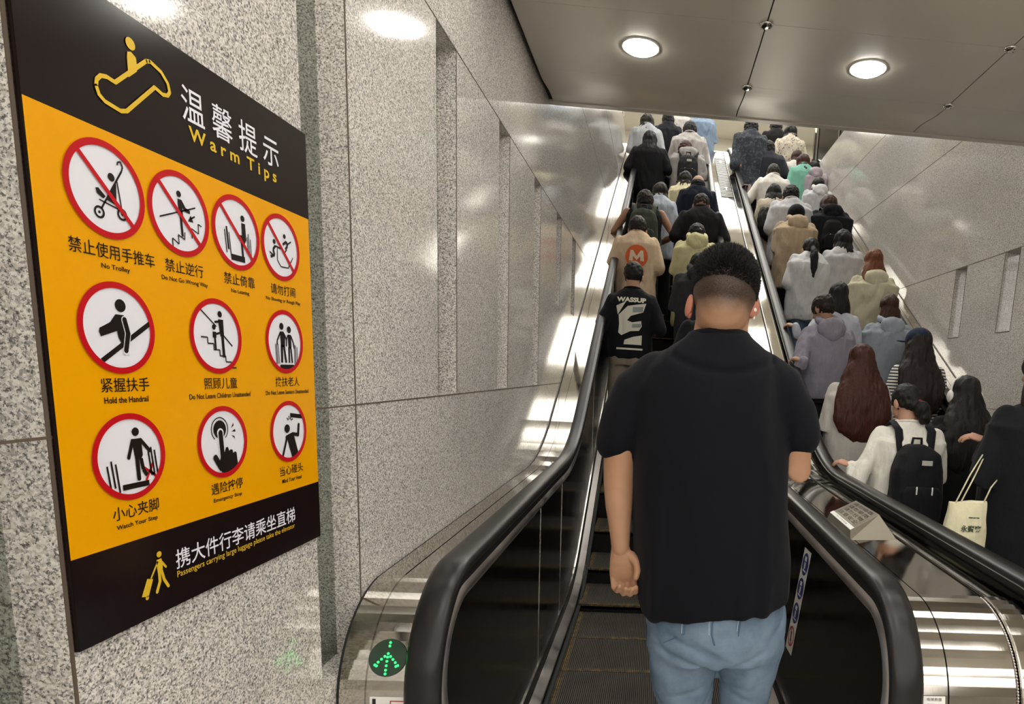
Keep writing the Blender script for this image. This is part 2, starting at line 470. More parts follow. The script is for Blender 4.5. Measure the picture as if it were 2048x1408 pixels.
XL, XR = .068, 1.665         # centre lines of the two escalators
def step_mat():
    t = NT('grooved_step'); p = t.P(); sx = t.add('ShaderNodeSeparateXYZ', {0: p})
    wv = t.add('ShaderNodeMath', {0: sx.outputs[0], 1: 2 * PI / .0095}, operation='MULTIPLY').outputs[0]
    sn = t.add('ShaderNodeMath', {0: wv}, operation='SINE').outputs[0]
    c = t.ramp(t.add('ShaderNodeMapRange', {0: sn, 1: -1, 2: 1, 3: 0, 4: 1}).outputs[0], [(.25, lin('#1d1b19')), (.65, lin('#6a645c'))])
    n = t.noise(p, 7, 3); c = t.mix(.5, c, t.ramp(n.outputs[0], [(.3, (.55, .55, .55)), (.7, (1.1, 1.1, 1.1))]), 'MULTIPLY')
    t.bump(sn, .5, .003); return t.set(base=c, rough=.5, metal=.35)
M['step'] = step_mat()
def edge_mat():
    t = NT('step_edge_marking'); p = t.P(); sx = t.add('ShaderNodeSeparateXYZ', {0: p})
    sn = t.add('ShaderNodeMath', {0: t.add('ShaderNodeMath', {0: sx.outputs[0], 1: 2 * PI / .0095}, operation='MULTIPLY').outputs[0]}, operation='SINE').outputs[0]
    f = t.add('ShaderNodeMapRange', {0: sn, 1: -1, 2: 1, 3: 0, 4: 1}).outputs[0]
    c = t.ramp(f, [(.4, lin('#2a2418')), (.8, lin('#8f7433'))]); n = t.noise(p, 30, 2)
    c = t.mix(t.ramp(n.outputs[0], [(.42, (0, 0, 0)), (.6, (1, 1, 1))]), c, lin('#3a352c'))
    t.bump(sn, .4, .002); return t.set(base=c, rough=.6)
M['edge'] = edge_mat()
def riser_mat():
    t = NT('step_riser'); p = t.P(); sx = t.add('ShaderNodeSeparateXYZ', {0: p})
    sn = t.add('ShaderNodeMath', {0: t.add('ShaderNodeMath', {0: sx.outputs[0], 1: 2 * PI / .0095}, operation='MULTIPLY').outputs[0]}, operation='SINE').outputs[0]
    t.bump(sn, .5, .003); return t.set(base=lin('#141312'), rough=.5, metal=.2)
M['riser'] = riser_mat()

def side_line(off, ky=4.02, R0=1.2, y0=1.2, y1=13.2): return bend(off, ky, RISE, R0=R0, y_start=y0, y_end=y1)
def escalator(xc, name, label):
    root = thing(name, (xc, 1.3, 0), label, 'escalator', 'escalators')
    # steps
    for i, (a, b, z) in enumerate(TREADS):
        zp = TREADS[i - 1][2] if i else 0
        nz = TREADS[i + 1][2] if i + 1 < len(TREADS) else z
        g = G(); g.cur = 0
        g.box(xc - .5, xc + .5, a + .004, b, z - .03, z); g.cur = 1
        g.box(xc - .5, xc + .5, a + .004, a + .02, min(zp - .03, z - .06), z - .002)
        g.cur = 2
        g.box(xc - .5, xc + .5, a + .003, a + .032, z - .012, z + .0008)
        g.box(xc - .5, xc - .465, a + .03, b, z - .012, z + .0006); g.box(xc + .465, xc + .5, a + .03, b, z - .012, z + .0006)
        put('step', g, [M['step'], M['riser'], M['edge']], root)
    g = G(); g.box(xc - .5, xc + .5, 1.35, 1.8, -.03, .002)
    for k in range(100): x = xc - .495 + k * .01; g.box(x, x + .004, 1.795, 1.83, -.01, .004)
    put('comb_plate', g, M['alu'], root)
    g = G(); g.box(xc - .5, xc + .5, 12.6, 13.1, RISE - .03, RISE + .002); put('comb_plate', g, M['alu'], root)
    for s in (-1, 1):
        # skirt panel
        g = G(); P = side_line(.06); L = side_line(-.3)
        R = [[(xc + s * .503, p[0], p[1]), (xc + s * .515, p[0], p[1]), (xc + s * .515, q[0], q[1] - .1), (xc + s * .503, q[0], q[1] - .1)] for p, q in zip(P, L)]
        g.rings(R); put('skirt_panel', fixn(g.mesh('x')), M['steel_dark'], root)
        g = G(); sweep(g, side_line(.028), [(0, 0), (.014, -.004), (.018, .002), (.014, .008), (0, .010)], xc + s * .503, -s); put('deflector', fixn(g.mesh('x')), M['brush'], root)
        # sloping aluminium inner decking, dark strip above it
        def line3(dx, off): return [(xc + s * dx, q[0], q[1]) for q in side_line(off)]
        g = G(); Ls = [line3(.508, .036), line3(.507, .058), line3(.512, .066), line3(.553, .090), line3(.556, .05)]
        g.rings([list(r_) for r_ in zip(*Ls)]); put('inner_decking', fixn(g.mesh('x')), M['alu'], root)
        g = G(); Ls = [line3(.530, .0745), line3(.5335, .0785), line3(.5345, .0775), line3(.532, .073)]
        g.rings([list(r_) for r_ in zip(*Ls)]); put('decking_joint', fixn(g.mesh('x')), M['gap'], root)
        g = G(); Ls = [line3(.5535, .086), line3(.564, .137), line3(.572, .137), line3(.566, .08)]
        g.rings([list(r_) for r_ in zip(*Ls)]); put('dark_kick_strip', fixn(g.mesh('x')), M['steel_dark'], root)
        g = G(); sweep(g, side_line(.137), [(-.003, -.003), (.004, -.003), (.004, .003), (-.003, .003)], xc + s * .564, s); put('lower_bead', fixn(g.mesh('x')), M['steel_trim'], root)
        # balustrade panel between the lower bead and the upper trim
        up = [p for p in hand_path(.105, -60)]
        up = [p for p in up if p[0] < 13.2]
        lo = []
        base = side_line(.12)
        def zat(yq):
            for i in range(len(base) - 1):
                if base[i][0] <= yq <= base[i + 1][0]:
                    t = (yq - base[i][0]) / max(1e-6, base[i + 1][0] - base[i][0]); return base[i][1] + t * (base[i + 1][1] - base[i][1])
            return base[-1][1] if yq > 5 else base[0][1]
        R = []
        nf = 26
        for k, (py_, pz_) in enumerate(up):
            yb = py_ if k >= nf else max(py_, up[0][0] - 0)
            R.append([(xc + s * .566, py_, pz_), (xc + s * .576, py_, pz_), (xc + s * .576, py_, min(zat(py_), pz_ - .001) if k >= 8 else pz_ - .002), (xc + s * .566, py_, min(zat(py_), pz_ - .001) if k >= 8 else pz_ - .002)])
        R = R[8:]
        g = G(); g.rings(R)
        pnl = put('balustrade_panel', fixn(g.mesh('x')), M['steel_dark'], root)
        g = G()
        for yy in (2.78, 3.42, 5.0, 6.6, 8.2, 9.8, 11.4):
            kq = next(q for q in range(nf, len(up)) if up[q][0] >= yy); tq = (yy - up[kq - 1][0]) / (up[kq][0] - up[kq - 1][0]); zt = up[kq - 1][1] + tq * (up[kq][1] - up[kq - 1][1]) - .01; z0 = zat(yy)
            x = xc + s * .5655
            g.box(min(x, x - s * .0012), max(x, x - s * .0012), yy, yy + .0035, z0, zt)
        put('panel_joint', g, M['steel_trim'] , pnl)
        # bright trim that follows the handrail, dark guide, handrail
        g = G(); sweep(g, hand_path(.098), [(.012, -.010)] + [(-.002 - .015 * math.sin(PI * q / 8), -.006 + .050 * q / 8) for q in range(9)] + [(.012, .046)], xc + s * .562, s); put('upper_trim', fixn(g.mesh('x')), M['alu'], root, True)
        g = G(); sweep(g, hand_path(.045), [(-.020, -.016), (.020, -.016), (.020, .02), (-.020, .02)], xc + s * .575, s); put('handrail_guide', fixn(g.mesh('x')), M['black'], root)
        g = G(); pr = [(-.040, -.014), (-.042, -.006), (-.040, .004), (-.030, .011), (-.012, .014), (.012, .014), (.030, .011), (.040, .004), (.042, -.006), (.040, -.014), (.030, -.018), (.026, -.010), (-.026, -.010), (-.030, -.018)]
        sweep(g, hand_path(0), pr, xc + s * .575, s); tag(put('handrail', fixn(g.mesh('x')), M['rubber'], root, True), 'black moulded rubber handrail')
    return root
esc_l = escalator(XL, 'escalator', 'left escalator with black handrails beside the wall carrying the yellow sign')
esc_r = escalator(XR, 'escalator', 'right escalator with black handrails, crowded with people, beside the plain right wall')

# ---- outer decking: stainless cladding between handrails and walls, with rounded front ends
DZ = .965                     # deck height above the floor
def deck_path(r=.245):
    c = (1.625, DZ - r)
    return newel(r + 0, -2, 90, 16, c)[0:1] and [(c[0] - r, -.02), (c[0] - r, .3)] + newel(r, 0, 90, 18, c) + bend(DZ, 3.863 + .045 * .27, RISE, R0=1.53, y_start=1.7, y_end=13.4)
def deck(name, x0, x1, label, group=None, r=.245, z=0):
    t = thing(name, ((x0 + x1) / 2, 1.4, 0), label, 'escalator cladding', group)
    return t
def deck_strip(t, name, x0, x1, dn=0.0, th=.02, mat='steel', sub=None):
    g = G(); sweep(g, deck_path(), [(x0, dn), (x1, dn), (x1, dn - th), (x0, dn - th)], 0, 1)
    return put(name, fixn(g.mesh('x')), M[mat], t)
HLO, HRI = XL - .575 - .03, XL + .575 + .03
dk = thing('outer_decking', (-.62, 1.4, 0), 'narrow stainless decking between the left handrail and the granite wall', 'escalator cladding')
deck_strip(dk, 'deck_plate', HLO + .025, -.645); deck_strip(dk, 'deck_plate', -.641, -.702); deck_strip(dk, 'seam', -.646, -.640, -.006, .01, 'gap'); deck_strip(dk, 'seam', -.709, -.7, -.003, .02, 'gap')
dc = thing('outer_decking', (.865, 1.4, 0), 'wide stainless decking with a rounded front between the two escalators', 'escalator cladding')
for a, b in ((HRI - .02, .757), (.761, .934), (.946, 1.062)): deck_strip(dc, 'deck_plate', a, b)
deck_strip(dc, 'seam', .756, .762, -.008, .01, 'gap')
g = G()
deck_strip(dc, 'seam', .933, .947, -.012, .01, 'gap'); deck_strip(dc, 'raised_bead', .947, .952, .004, .01, 'steel_trim')
P = deck_path(); g = G()
for (a, b), (c_, d_) in zip(P[2:19], P[3:20]):
    for k in range(3):
        yy, zz = a + (c_ - a) * k / 3, b + (d_ - b) * k / 3; g.ball((.9405, yy + .004, zz - .004), (.004, .004, .004), nu=6, nv=4)
put('chain_beads', g, M['alu'], dc)
dr = thing('outer_decking', (2.36, 1.4, 0), 'stainless decking along the foot of the right granite wall', 'escalator cladding')
deck_strip(dr, 'deck_plate', XR + .575 + .01, 2.36); deck_strip(dr, 'deck_plate', 2.364, 2.44); deck_strip(dr, 'seam', 2.359, 2.365, -.006, .01, 'gap'); deck_strip(dr, 'seam', 2.438, 2.449, -.003, .02, 'gap')
# front cheeks that close the newels
for x0, x1, t in ((HLO - .14, HLO + .03, dk), (HRI - .03, 1.06, dc), (XR + .58, 2.449, dr)):
    g = G(); P = deck_path()[2:22]; R = [[(x, p[0] + .02, p[1] - .02) for x in (x0 + .004, x1 - .004)] + [(x, 1.9, min(p[1] - .02, .9)) for x in (x1 - .004, x0 + .004)] for p in P]
    g.box(x0 + .004, x1 - .004, 1.42, 13.0, -.3, .6); put('inner_casing', g, M['steel_dark'], t)
# arrow and stud plates on the middle decking
def on_deck(x, y):      # point on the deck surface with the deck's slope
    P = deck_path()[20:]
    for i in range(len(P) - 1):
        if P[i][0] <= y <= P[i + 1][0]:
            t = (y - P[i][0]) / (P[i + 1][0] - P[i][0]); z = P[i][1] + t * (P[i + 1][1] - P[i][1])
            return Vector((x, y, z)), Vector((0, P[i + 1][0] - P[i][0], P[i + 1][1] - P[i][1])).normalized()
def deck_frame(x, y):
    p, f = on_deck(x, y); r = Vector((1, 0, 0)); n = r.cross(f); return lambda a, b, h=0: tuple(p + r * a + f * b + n * h)
for k, yy in enumerate((9.5, 10.85)):
    F = deck_frame(.855, yy); lb = 'white upward arrow mark on the middle decking, ' + ('lower one' if k == 0 else 'upper one')
    g = G(); pts = [(-.012, -.09), (.012, -.09), (.012, .02), (.04, .02), (0, .09), (-.04, .02), (-.012, .02)]
    g.rings([[F(a * .8, b * 1.1, .010) for a, b in pts], [F(a * .8, b * 1.1, .013) for a, b in pts]]); tag(put('deck_arrow', fixn(g.mesh('x')), M['white']), lb, 'floor marking', 'arrow marks on the middle decking')
t = thing('ribbed_plate', (.85, 10.1, 4.0), 'grey ribbed steel plate let into the upper part of the middle decking', 'deck plate')
g = G(); F0 = [deck_frame(.85, yy) for yy in [9.15 + .03 * k for k in range(66)]]
for k in range(65):
    h = .002 if k % 2 else .009
    a, b = F0[k], F0[k + 1]; g.add([a(-.085, 0, h), a(.08, 0, h), b(.08, -.001, h), b(-.085, -.001, h), a(-.085, 0, 0), a(.08, 0, 0), b(.08, 0, 0), b(-.085, 0, 0)], [(0, 1, 2, 3), (0, 4, 5, 1), (2, 6, 7, 3)])
put('ribs', g, plain('rib_grey', '#85837c', .35, .7), t)
# folded steel notice wedge on the middle decking
t = thing('notice_wedge', (.85, 2.45, DZ), 'folded steel wedge with a printed notice on the middle decking', 'notice holder')
g = G(); zt = DZ + .0; 
A = [(.742, 2.52, zt), (.742, 2.19, zt), (.93, 2.22, zt), (.93, 2.74, zt)]
T = [(.80, 2.86, zt + .004), (.93, 2.80, zt + .006)]
B = [(.748, 2.50, zt + .034), (.748, 2.22, zt + .030), (.928, 2.42, zt + .052), (.928, 2.72, zt + .048)]
g.add(A + B, [(0, 1, 5, 4), (1, 2, 6, 5), (2, 3, 7, 6), (3, 0, 4, 7), (4, 5, 6, 7)]); put('steel_body', fixn(g.mesh('x')), plain('wedge_grey', '#9a9282', .35, .5), t)
b0, b1, b2, b3 = [Vector(p) for p in B]
def wedge(u, v, h=.001):     # u along the plate's length (towards the slope), v across
    lo = b1.lerp(b0, u); hi = b2.lerp(b3, u); return tuple(lo.lerp(hi, v) + Vector((0, 0, h)))
g = G(); g.quad(wedge(.03, .03), wedge(.97, .03), wedge(.97, .97), wedge(.03, .97)); put('notice_plate', g, plain('notice_grey', '#8d8578', .35, .6), t)
g = G()
for r, body in enumerate(('请勿倚靠', '请勿攀爬', '请勿放物', '注意安全')):
    me = fit_text(body, .80, .15); into(g, me, lambda c, r=r: wedge(.5 - c.x, .86 - r * .19 + c.y, .002))
put('notice_lettering', g, plain('notice_ink', '#2e2a26', .6), t)
g = G(); g.add([wedge(.0, .0, .002), wedge(1, .0, .002), wedge(1, .13, .002), wedge(0, .13, .002)], [(0, 1, 2, 3)]); put('white_strip', g, M['white'], t)
g = G(); me = fit_text('No Climbing', .5, .05); into(g, me, lambda c: wedge(.5 - c.x, .065 + c.y, .003)); put('strip_lettering', g, plain('notice_ink2', '#777777', .6), t)

# ---- direction lights, stickers
def on_newel(x, z):          # point and frame on the rounded deck front at a height
    P = deck_path()[1:21]
    for i in range(len(P) - 1):
        if P[i][1] <= z <= P[i + 1][1]:
            t = (z - P[i][1]) / (P[i + 1][1] - P[i][1]); y = P[i][0] + t * (P[i + 1][0] - P[i][0])
            f = Vector((0, P[i + 1][0] - P[i][0], P[i + 1][1] - P[i][1])).normalized(); r = Vector((1, 0, 0)); n = r.cross(f); p = Vector((x, y, z))
            return p, r, f, n
def newel_map(x, z0):
    P = deck_path()[1:21]
    # arc-length parametrisation so flat labels wrap round the curve
    S = [0]
    for i in range(len(P) - 1): S.append(S[-1] + math.dist(P[i], P[i + 1]))
    s0 = next(S[i] + (z0 - P[i][1]) / (P[i + 1][1] - P[i][1]) * (S[i + 1] - S[i]) for i in range(len(P) - 1) if P[i][1] <= z0 <= P[i + 1][1])
    def F(a, b, h=0):
        q = s0 + b
        i = max(0, min(len(S) - 2, next((k for k in range(len(S) - 1) if S[k + 1] >= q), len(S) - 2)))
        t = (q - S[i]) / (S[i + 1] - S[i]); y = P[i][0] + t * (P[i + 1][0] - P[i][0]); z = P[i][1] + t * (P[i + 1][1] - P[i][1])
        dy, dz = P[i + 1][0] - P[i][0], P[i + 1][1] - P[i][1]; l = math.hypot(dy, dz); return (x + a, y - dz / l * h, z + dy / l * h)
    return F
M['green'] = emitter('green_led', '#2bff63', 3.0)
M['ledlens'] = plain('dark_green_lens', '#06301a', .15, spec=.7)
def patch(g, F, x0, x1, y0, y1, h, n=6):
    for k in range(n):
        a, b = y0 + (y1 - y0) * k / n, y0 + (y1 - y0) * (k + 1) / n; g.quad(F(x0, a, h), F(x1, a, h), F(x1, b, h), F(x0, b, h))
def dir_light(x, z, lb):
    F = newel_map(x, z); p = F(0, 0); t = thing('direction_light', p, lb, 'indicator light', 'direction lights on the rounded ends')
    g = G(); r = .043
    for k in range(10):
        for j in range(32):
            a, b = 2 * PI * j / 32, 2 * PI * (j + 1) / 32; r0, r1 = r * k / 10, r * (k + 1) / 10
            g.quad(F(r0 * math.cos(a), r0 * math.sin(a), .003), F(r1 * math.cos(a), r1 * math.sin(a), .003), F(r1 * math.cos(b), r1 * math.sin(b), .003), F(r0 * math.cos(b), r0 * math.sin(b), .003))
    put('lens', g, M['ledlens'], t, True)
    g = G(); dots = [(0, .034), (0, .026), (0, .009), (0, .001), (0, -.008), (0, -.018), (0, -.028), (0, -.036)]
    for k in range(1, 5): dots += [(-.0065 * k, .009 - .0065 * k), (.0065 * k, .009 - .0065 * k)]
    dots += [(-.022, -.019), (.022, -.019)]
    for a, b in dots: g.ball(F(a, b, .0045), (.0028, .0028, .0028), nu=8, nv=5)
    put('arrow_leds', g, M['green'], t)
dir_light(-.60, .835, 'green lit arrow light on the left rounded end beside the granite wall')
dir_light(1.01, .80, 'green lit arrow light on the right rounded end at the picture edge')
F = newel_map(-.592, .762 - .03)
t = thing('sticker', F(0, 0), 'white sticker with a red-edged box below the green arrow light', 'sticker')
g = G(); patch(g, F, -.04, .05, -.019, .019, .001); put('paper', g, M['white'], t)
g = G(); patch(g, F, -.034, -.026, -.014, .014, .0015); put('black_bar', g, M['black'], t)
g = G()
for a, b, c_, d_ in ((.008, .045, .008, .0105), (.008, .045, -.0105, -.008), (.006, .0085, -.0105, .0105)): patch(g, F, a, b, c_, d_, .0016, 2)
put('red_outline', g, plain('red_ink', '#b5352c', .5), t)
F = newel_map(.712, .762)
t = thing('sticker', F(0, 0), 'white printed sticker with rows of small text on the middle rounded end', 'sticker')
g = G(); patch(g, F, -.022, .038, -.03, .024, .001); put('paper', g, M['white'], t)
g = G(); me = fit_text('电梯救援', .038, .008); into(g, me, lambda c: F(.010 + c.x, .016 + c.y, .0016))
for k in range(6): patch(g, F, -.008, .026 - .004 * (k % 3), .004 - k * .005, .0052 - k * .005, .0016, 1)
put('lettering', g, M['black'], t)

# ---- safety strip sticker on the inner panel of the right balustrade (seen beside the standing man)
sx = XL + .566 - .0015
t = thing('safety_sticker', (sx, 2.45, .6), 'narrow white safety sticker with round blue symbols inside the right balustrade', 'sticker')
def SP(u, v, h=0): # u across (towards the slope = away), v up, in the sticker's own leaning frame
    y0, z0 = 2.36, .875; y1, z1 = 2.53, .365
    return (sx - h, y0 + (y1 - y0) * v + u, z0 + (z1 - z0) * v - .0)
C4 = [at_x(q[0], q[1], sx) for q in ((1610, 1094), (1623, 1107), (1582, 1312), (1571, 1292))]
def SQ(u, v, h=0): # u 0..1 left-right in view, v 0..1 top-bottom
    p = C4[0].lerp(C4[1], u).lerp(C4[3].lerp(C4[2], u), v); return (sx - h, p.y, p.z)
g = G(); g.quad(SQ(0, 0), SQ(0, 1), SQ(1, 1), SQ(1, 0)); put('paper', g, M['white'], t)
blue = plain('safety_blue', '#1f2f78', .4)
for k, v in enumerate((.13, .36, .60, .84)):
    g = G(); g.cur = 0
    R_ = lambda r, h: [SQ(.5 + r * math.cos(2 * PI * j / 28), v + r * .24 * math.sin(2 * PI * j / 28), h) for j in range(28)]
    if k < 3:
        o_ = len(g.v); g.add(R_(.42, .0008), [tuple(range(28))]); g.cur = 1
        for (a, b, c_, d_) in ((.42, .58, -.02, .04), (.36, .62, -.07, -.03), (.3, .75, .05, .065)): g.quad(SQ(a, v + c_, .0014), SQ(a, v + d_, .0014), SQ(b, v + d_, .0014), SQ(b, v + c_, .0014))
        put('blue_symbol', g, [blue, M['white']], t)
    else:
        A_, B_ = R_(.42, .0008), R_(.33, .0008); g.add(A_ + B_, [(j, (j + 1) % 28, 28 + (j + 1) % 28, 28 + j) for j in range(28)])
        g.quad(SQ(.3, v - .06, .001), SQ(.36, v - .07, .001), SQ(.7, v + .07, .001), SQ(.64, v + .08, .001)); g.cur = 1
        g.quad(SQ(.45, v - .05, .0012), SQ(.45, v + .05, .0012), SQ(.55, v + .05, .0012), SQ(.55, v - .05, .0012))
        put('red_symbol', g, [plain('red_ink', '#b5352c', .5), M['black']], t)
# ================================================================ the yellow safety sign
sgx = WX + .006
def S2(u, v, h=0): return (sgx + h, u, v)
sign = thing('safety_sign', (WX, 1.05, 1.147), 'yellow and black escalator safety sign with round red-edged pictograms on the left granite wall', 'sign')
M['sy'] = plain('sign_yellow', '#eda400', .22, spec=.4); M['sk'] = plain('sign_brown_black', '#1d1413', .16, spec=.5)
M['sr'] = plain('sign_red', '#c1121c', .25); M['sw'] = plain('sign_white', '#e9e9f0', .25); M['sb'] = plain('sign_black', '#1b1411', .3); M['sgold'] = plain('sign_gold', '#e0b92c', .3)
U0, U1, V0, V1, VA, VB = .771, 1.333, 1.147, 1.949, 1.792, 1.2655
g = G(); g.box(WX, sgx, U0, U1, V0, V1); put('back_board', g, M['sk'], sign)
def flat(name, mat, u0, u1, v0, v1, h=.0004): g = G(); g.quad(S2(u0, v0, h), S2(u1, v0, h), S2(u1, v1, h), S2(u0, v1, h)); return put(name, g, mat, sign)
flat('yellow_field', M['sy'], U0 + .001, U1 - .001, VB, VA)
flat('header_band', M['sk'], U0, U1, VA, V1, .0005); flat('footer_band', M['sk'], U0, U1, V0, VB, .0005)
def letters(name, body, uc, vc, wd, ht, mat, bold=0, h=.0012):
    me = fit_text(body, wd, ht, bold); g = G(); into(g, me, lambda c: S2(uc + c.x, vc + c.y, h)); return put(name, g, mat, sign)
letters('title_lettering', '温 馨 提 示', 1.124, 1.880, .232, .049, M['sw'], .0003)
letters('english_title_lettering', 'W a r m  T i p s', 1.125, 1.838, .212, .026, M['sgold'], .0008)
class Pic:
    """one round pictogram, drawn in its own unit circle"""
    def __init__(s, u, v, r=.0585): s.g = G(); s.u, s.v, s.r = u, v, r
    def p(s, x, y, h): return S2(s.u + x * s.r, s.v + y * s.r, h)
    def poly(s, pts, mi, h=.0016): s.g.cur = mi; s.g.add([s.p(x, y, h) for x, y in pts], [tuple(range(len(pts)))])
    def disc(s, x, y, rx, mi, h=.0016, ry=None, n=32): ry = ry or rx; s.poly([(x + rx * math.cos(2 * PI * k / n), y + ry * math.sin(2 * PI * k / n)) for k in range(n)], mi, h)
    def ann(s, x, y, r0, r1, mi, h, n=48, a0=0, a1=360):
        s.g.cur = mi
        for k in range(n):
            a, b = math.radians(a0 + (a1 - a0) * k / n), math.radians(a0 + (a1 - a0) * (k + 1) / n)
            s.g.quad(*[s.p(x + r * math.cos(t), y + r * math.sin(t), h) for r, t in ((r0, a), (r1, a), (r1, b), (r0, b))])
    def line(s, pts, w, mi=2, h=.0016, cap=False):
        for i, ((x0, y0), (x1, y1)) in enumerate(zip(pts, pts[1:])):
            d = math.hypot(x1 - x0, y1 - y0); nx, ny = -(y1 - y0) / d * w / 2, (x1 - x0) / d * w / 2; hh = h + .00002 * i
            s.poly([(x0 + nx, y0 + ny), (x0 - nx, y0 - ny), (x1 - nx, y1 - ny), (x1 + nx, y1 + ny)], mi, hh)
        if cap:
            for x, y in (pts if cap == 'all' else (pts[0], pts[-1])): s.disc(x, y, w / 2, mi, h + .0001, n=14)
    def done(s, slash=False):
        s.disc(0, 0, .95, 0, .0009, n=64); s.ann(0, 0, .865, 1.0, 1, .0020, 64)
        if slash: s.line([(-.64, .64), (.64, -.64)], .10, 1, .0022)
        return put('pictogram', s.g, [M['sw'], M['sr'], M['sb']], sign)
# no trolley
q = Pic(.868, 1.720); q.disc(.15, .30, .085, 2); q.line([(-.16, -.41), (.43, .50)], .04); q.line([(.43, .5), (.47, .6), (.42, .70), (.34, .66), (.33, .60)], .035)
q.ann(-.22, -.5, .085, .13, 2, .0016, 24); q.disc(-.22, -.5, .03, 2); q.ann(.36, -.42, .085, .13, 2, .0016, 24); q.disc(.36, -.42, .03, 2)
q.line([(-.2, -.24), (.34, -.34)], .03); q.line([(.29, .25), (.36, -.32)], .03); q.poly([(-.03, -.2), (.26, .2), (.23, -.26)], 2, .0017); q.poly([(-.27, -.02), (-.2, .0), (-.03, -.14), (-.1, -.2), (-.24, -.12)], 2, .0017); q.done(True)
# wrong way
q = Pic(.990, 1.720); q.disc(.0, .48, .075, 2); q.poly([(-.05, .36), (.08, .36), (.2, .2), (.34, .16), (.34, .08), (.16, .1), (.09, .18), (.1, -.02), (-.04, -.02)], 2); q.line([(.02, -.02), (.04, -.52)], .07)
q.line([(-.66, -.2), (.54, .28)], .035); q.line([(-.3, -.82), (-.3, -.62), (-.1, -.72), (-.1, -.5), (.1, -.58), (.12, -.4)], .03); q.line([(.36, -.5), (.36, -.26), (.6, -.34), (.6, -.1), (.72, -.14)], .03)
q.line([(.5, .06), (.34, -.04)], .04); q.poly([(.26, -.1), (.36, .06), (.44, -.1)], 2); q.done(True)
# no leaning
q = Pic(1.113, 1.720); q.disc(.28, .45, .085, 2); q.poly([(.22, .32), (.38, .32), (.40, -.12), (.3, -.28), (.05, -.12), (.1, -.02), (.22, -.02)], 2); q.line([(.2, -.2), (.22, -.62)], .08)
for x, a, b in ((-.5, .0, -.6), (-.42, .1, -.5), (-.33, -.04, -.66)): q.line([(x, a), (x + .05, b)], .035 if x != -.42 else .06)
for x, a, b in ((.44, -.02, -.5), (.5, .08, -.45), (.58, -.06, -.6)): q.line([(x, a), (x + .02, b)], .03)
q.poly([(-.28, -.6), (.3, -.6), (.3, -.76), (-.28, -.76)], 2); q.done(True)
# no rough play
q = Pic(1.235, 1.720); q.disc(.2, .38, .07, 2); q.disc(-.35, .12, .07, 2); q.line([(.1, .12), (.3, .24), (.34, .1), (.22, .0)], .08); q.line([(.3, .14), (.55, .28)], .05); q.line([(.3, .0), (.2, -.1)], .05)
q.line([(-.3, .0), (-.42, -.12), (-.36, -.28), (-.56, -.36)], .08); q.line([(-.3, .0), (-.1, -.02), (.1, -.04)], .05); q.line([(-.42, -.3), (-.6, -.22)], .05)
q.line([(-.2, -.05), (-.22, -.4), (-.05, -.58), (.35, -.56), (.62, -.2)], .035); q.done(True)
# hold the handrail
q = Pic(.868, 1.550); q.disc(.1, .50, .14, 2); q.line([(-.48, -.72), (.9, .18)], .11); q.poly([(-.05, .30), (.16, .30), (.22, .2), (.2, -.4), (.1, -.42), (-.02, -.2), (-.04, -.06), (-.46, -.2), (-.5, -.1), (-.48, -.02), (-.2, .12)], 2, .0017)
q.line([(.17, .2), (.24, -.1), (.15, -.5)], .16, 0, .0018, 'all'); q.line([(.17, .2), (.24, -.1), (.15, -.48)], .12, 2, .0020, 'all'); q.done()
# look after children
q = Pic(1.051, 1.550); q.disc(.16, .60, .085, 2); q.poly([(.08, .46), (.28, .46), (.28, .0), (.14, .0)], 2); q.line([(.22, 0), (.24, -.56)], .1); q.line([(-.55, .66), (.0, .26)], .035); q.line([(.26, .04), (.6, -.24)], .04)
q.disc(-.1, .24, .07, 2); q.poly([(-.16, .12), (-.02, .12), (-.02, -.04), (-.16, -.04)], 2); q.line([(-.08, -.04), (-.07, -.36)], .07); q.line([(.12, .4), (-.06, .38)], .06); q.line([(.12, .1), (-.02, .06)], .06)
st = [(-.6, -.04)]
for k in range(5): st += [(-.36 + .22 * k, -.04 - .16 * k), (-.36 + .22 * k, -.2 - .16 * k)]
st += [(.72, -.84)]
q.line(st, .035); q.done()
# support seniors
q = Pic(1.234, 1.550); q.disc(-.16, .48, .11, 2); q.disc(.24, .40, .11, 2); q.poly([(-.26, .32), (-.06, .32), (.02, .2), (-.02, -.16), (-.22, -.16)], 2); q.line([(-.18, -.1), (-.2, -.66)], .11); q.line([(-.08, -.1), (.02, -.66)], .1)
q.line([(-.24, .28), (-.42, .02), (-.42, -.1)], .06); q.line([(-.04, .26), (.08, .08), (.06, -.14)], .06); q.poly([(.16, .24), (.34, .24), (.34, -.2), (.18, -.2)], 2); q.line([(.2, -.16), (.2, -.66)], .08); q.line([(.3, -.16), (.36, -.66)], .08); q.line([(.16, .22), (.08, .06)], .05); q.line([(.34, .2), (.46, -.02), (.5, -.2)], .06)
for x in (-.52, -.46, -.38, .52, .58, .66): q.line([(x, -.08 if abs(x) < .6 else -.14), (x + (.04 if x < 0 else -.02), -.7)], .03)
q.poly([(-.3, -.72), (.45, -.72), (.45, -.86), (-.3, -.86)], 2); q.done()
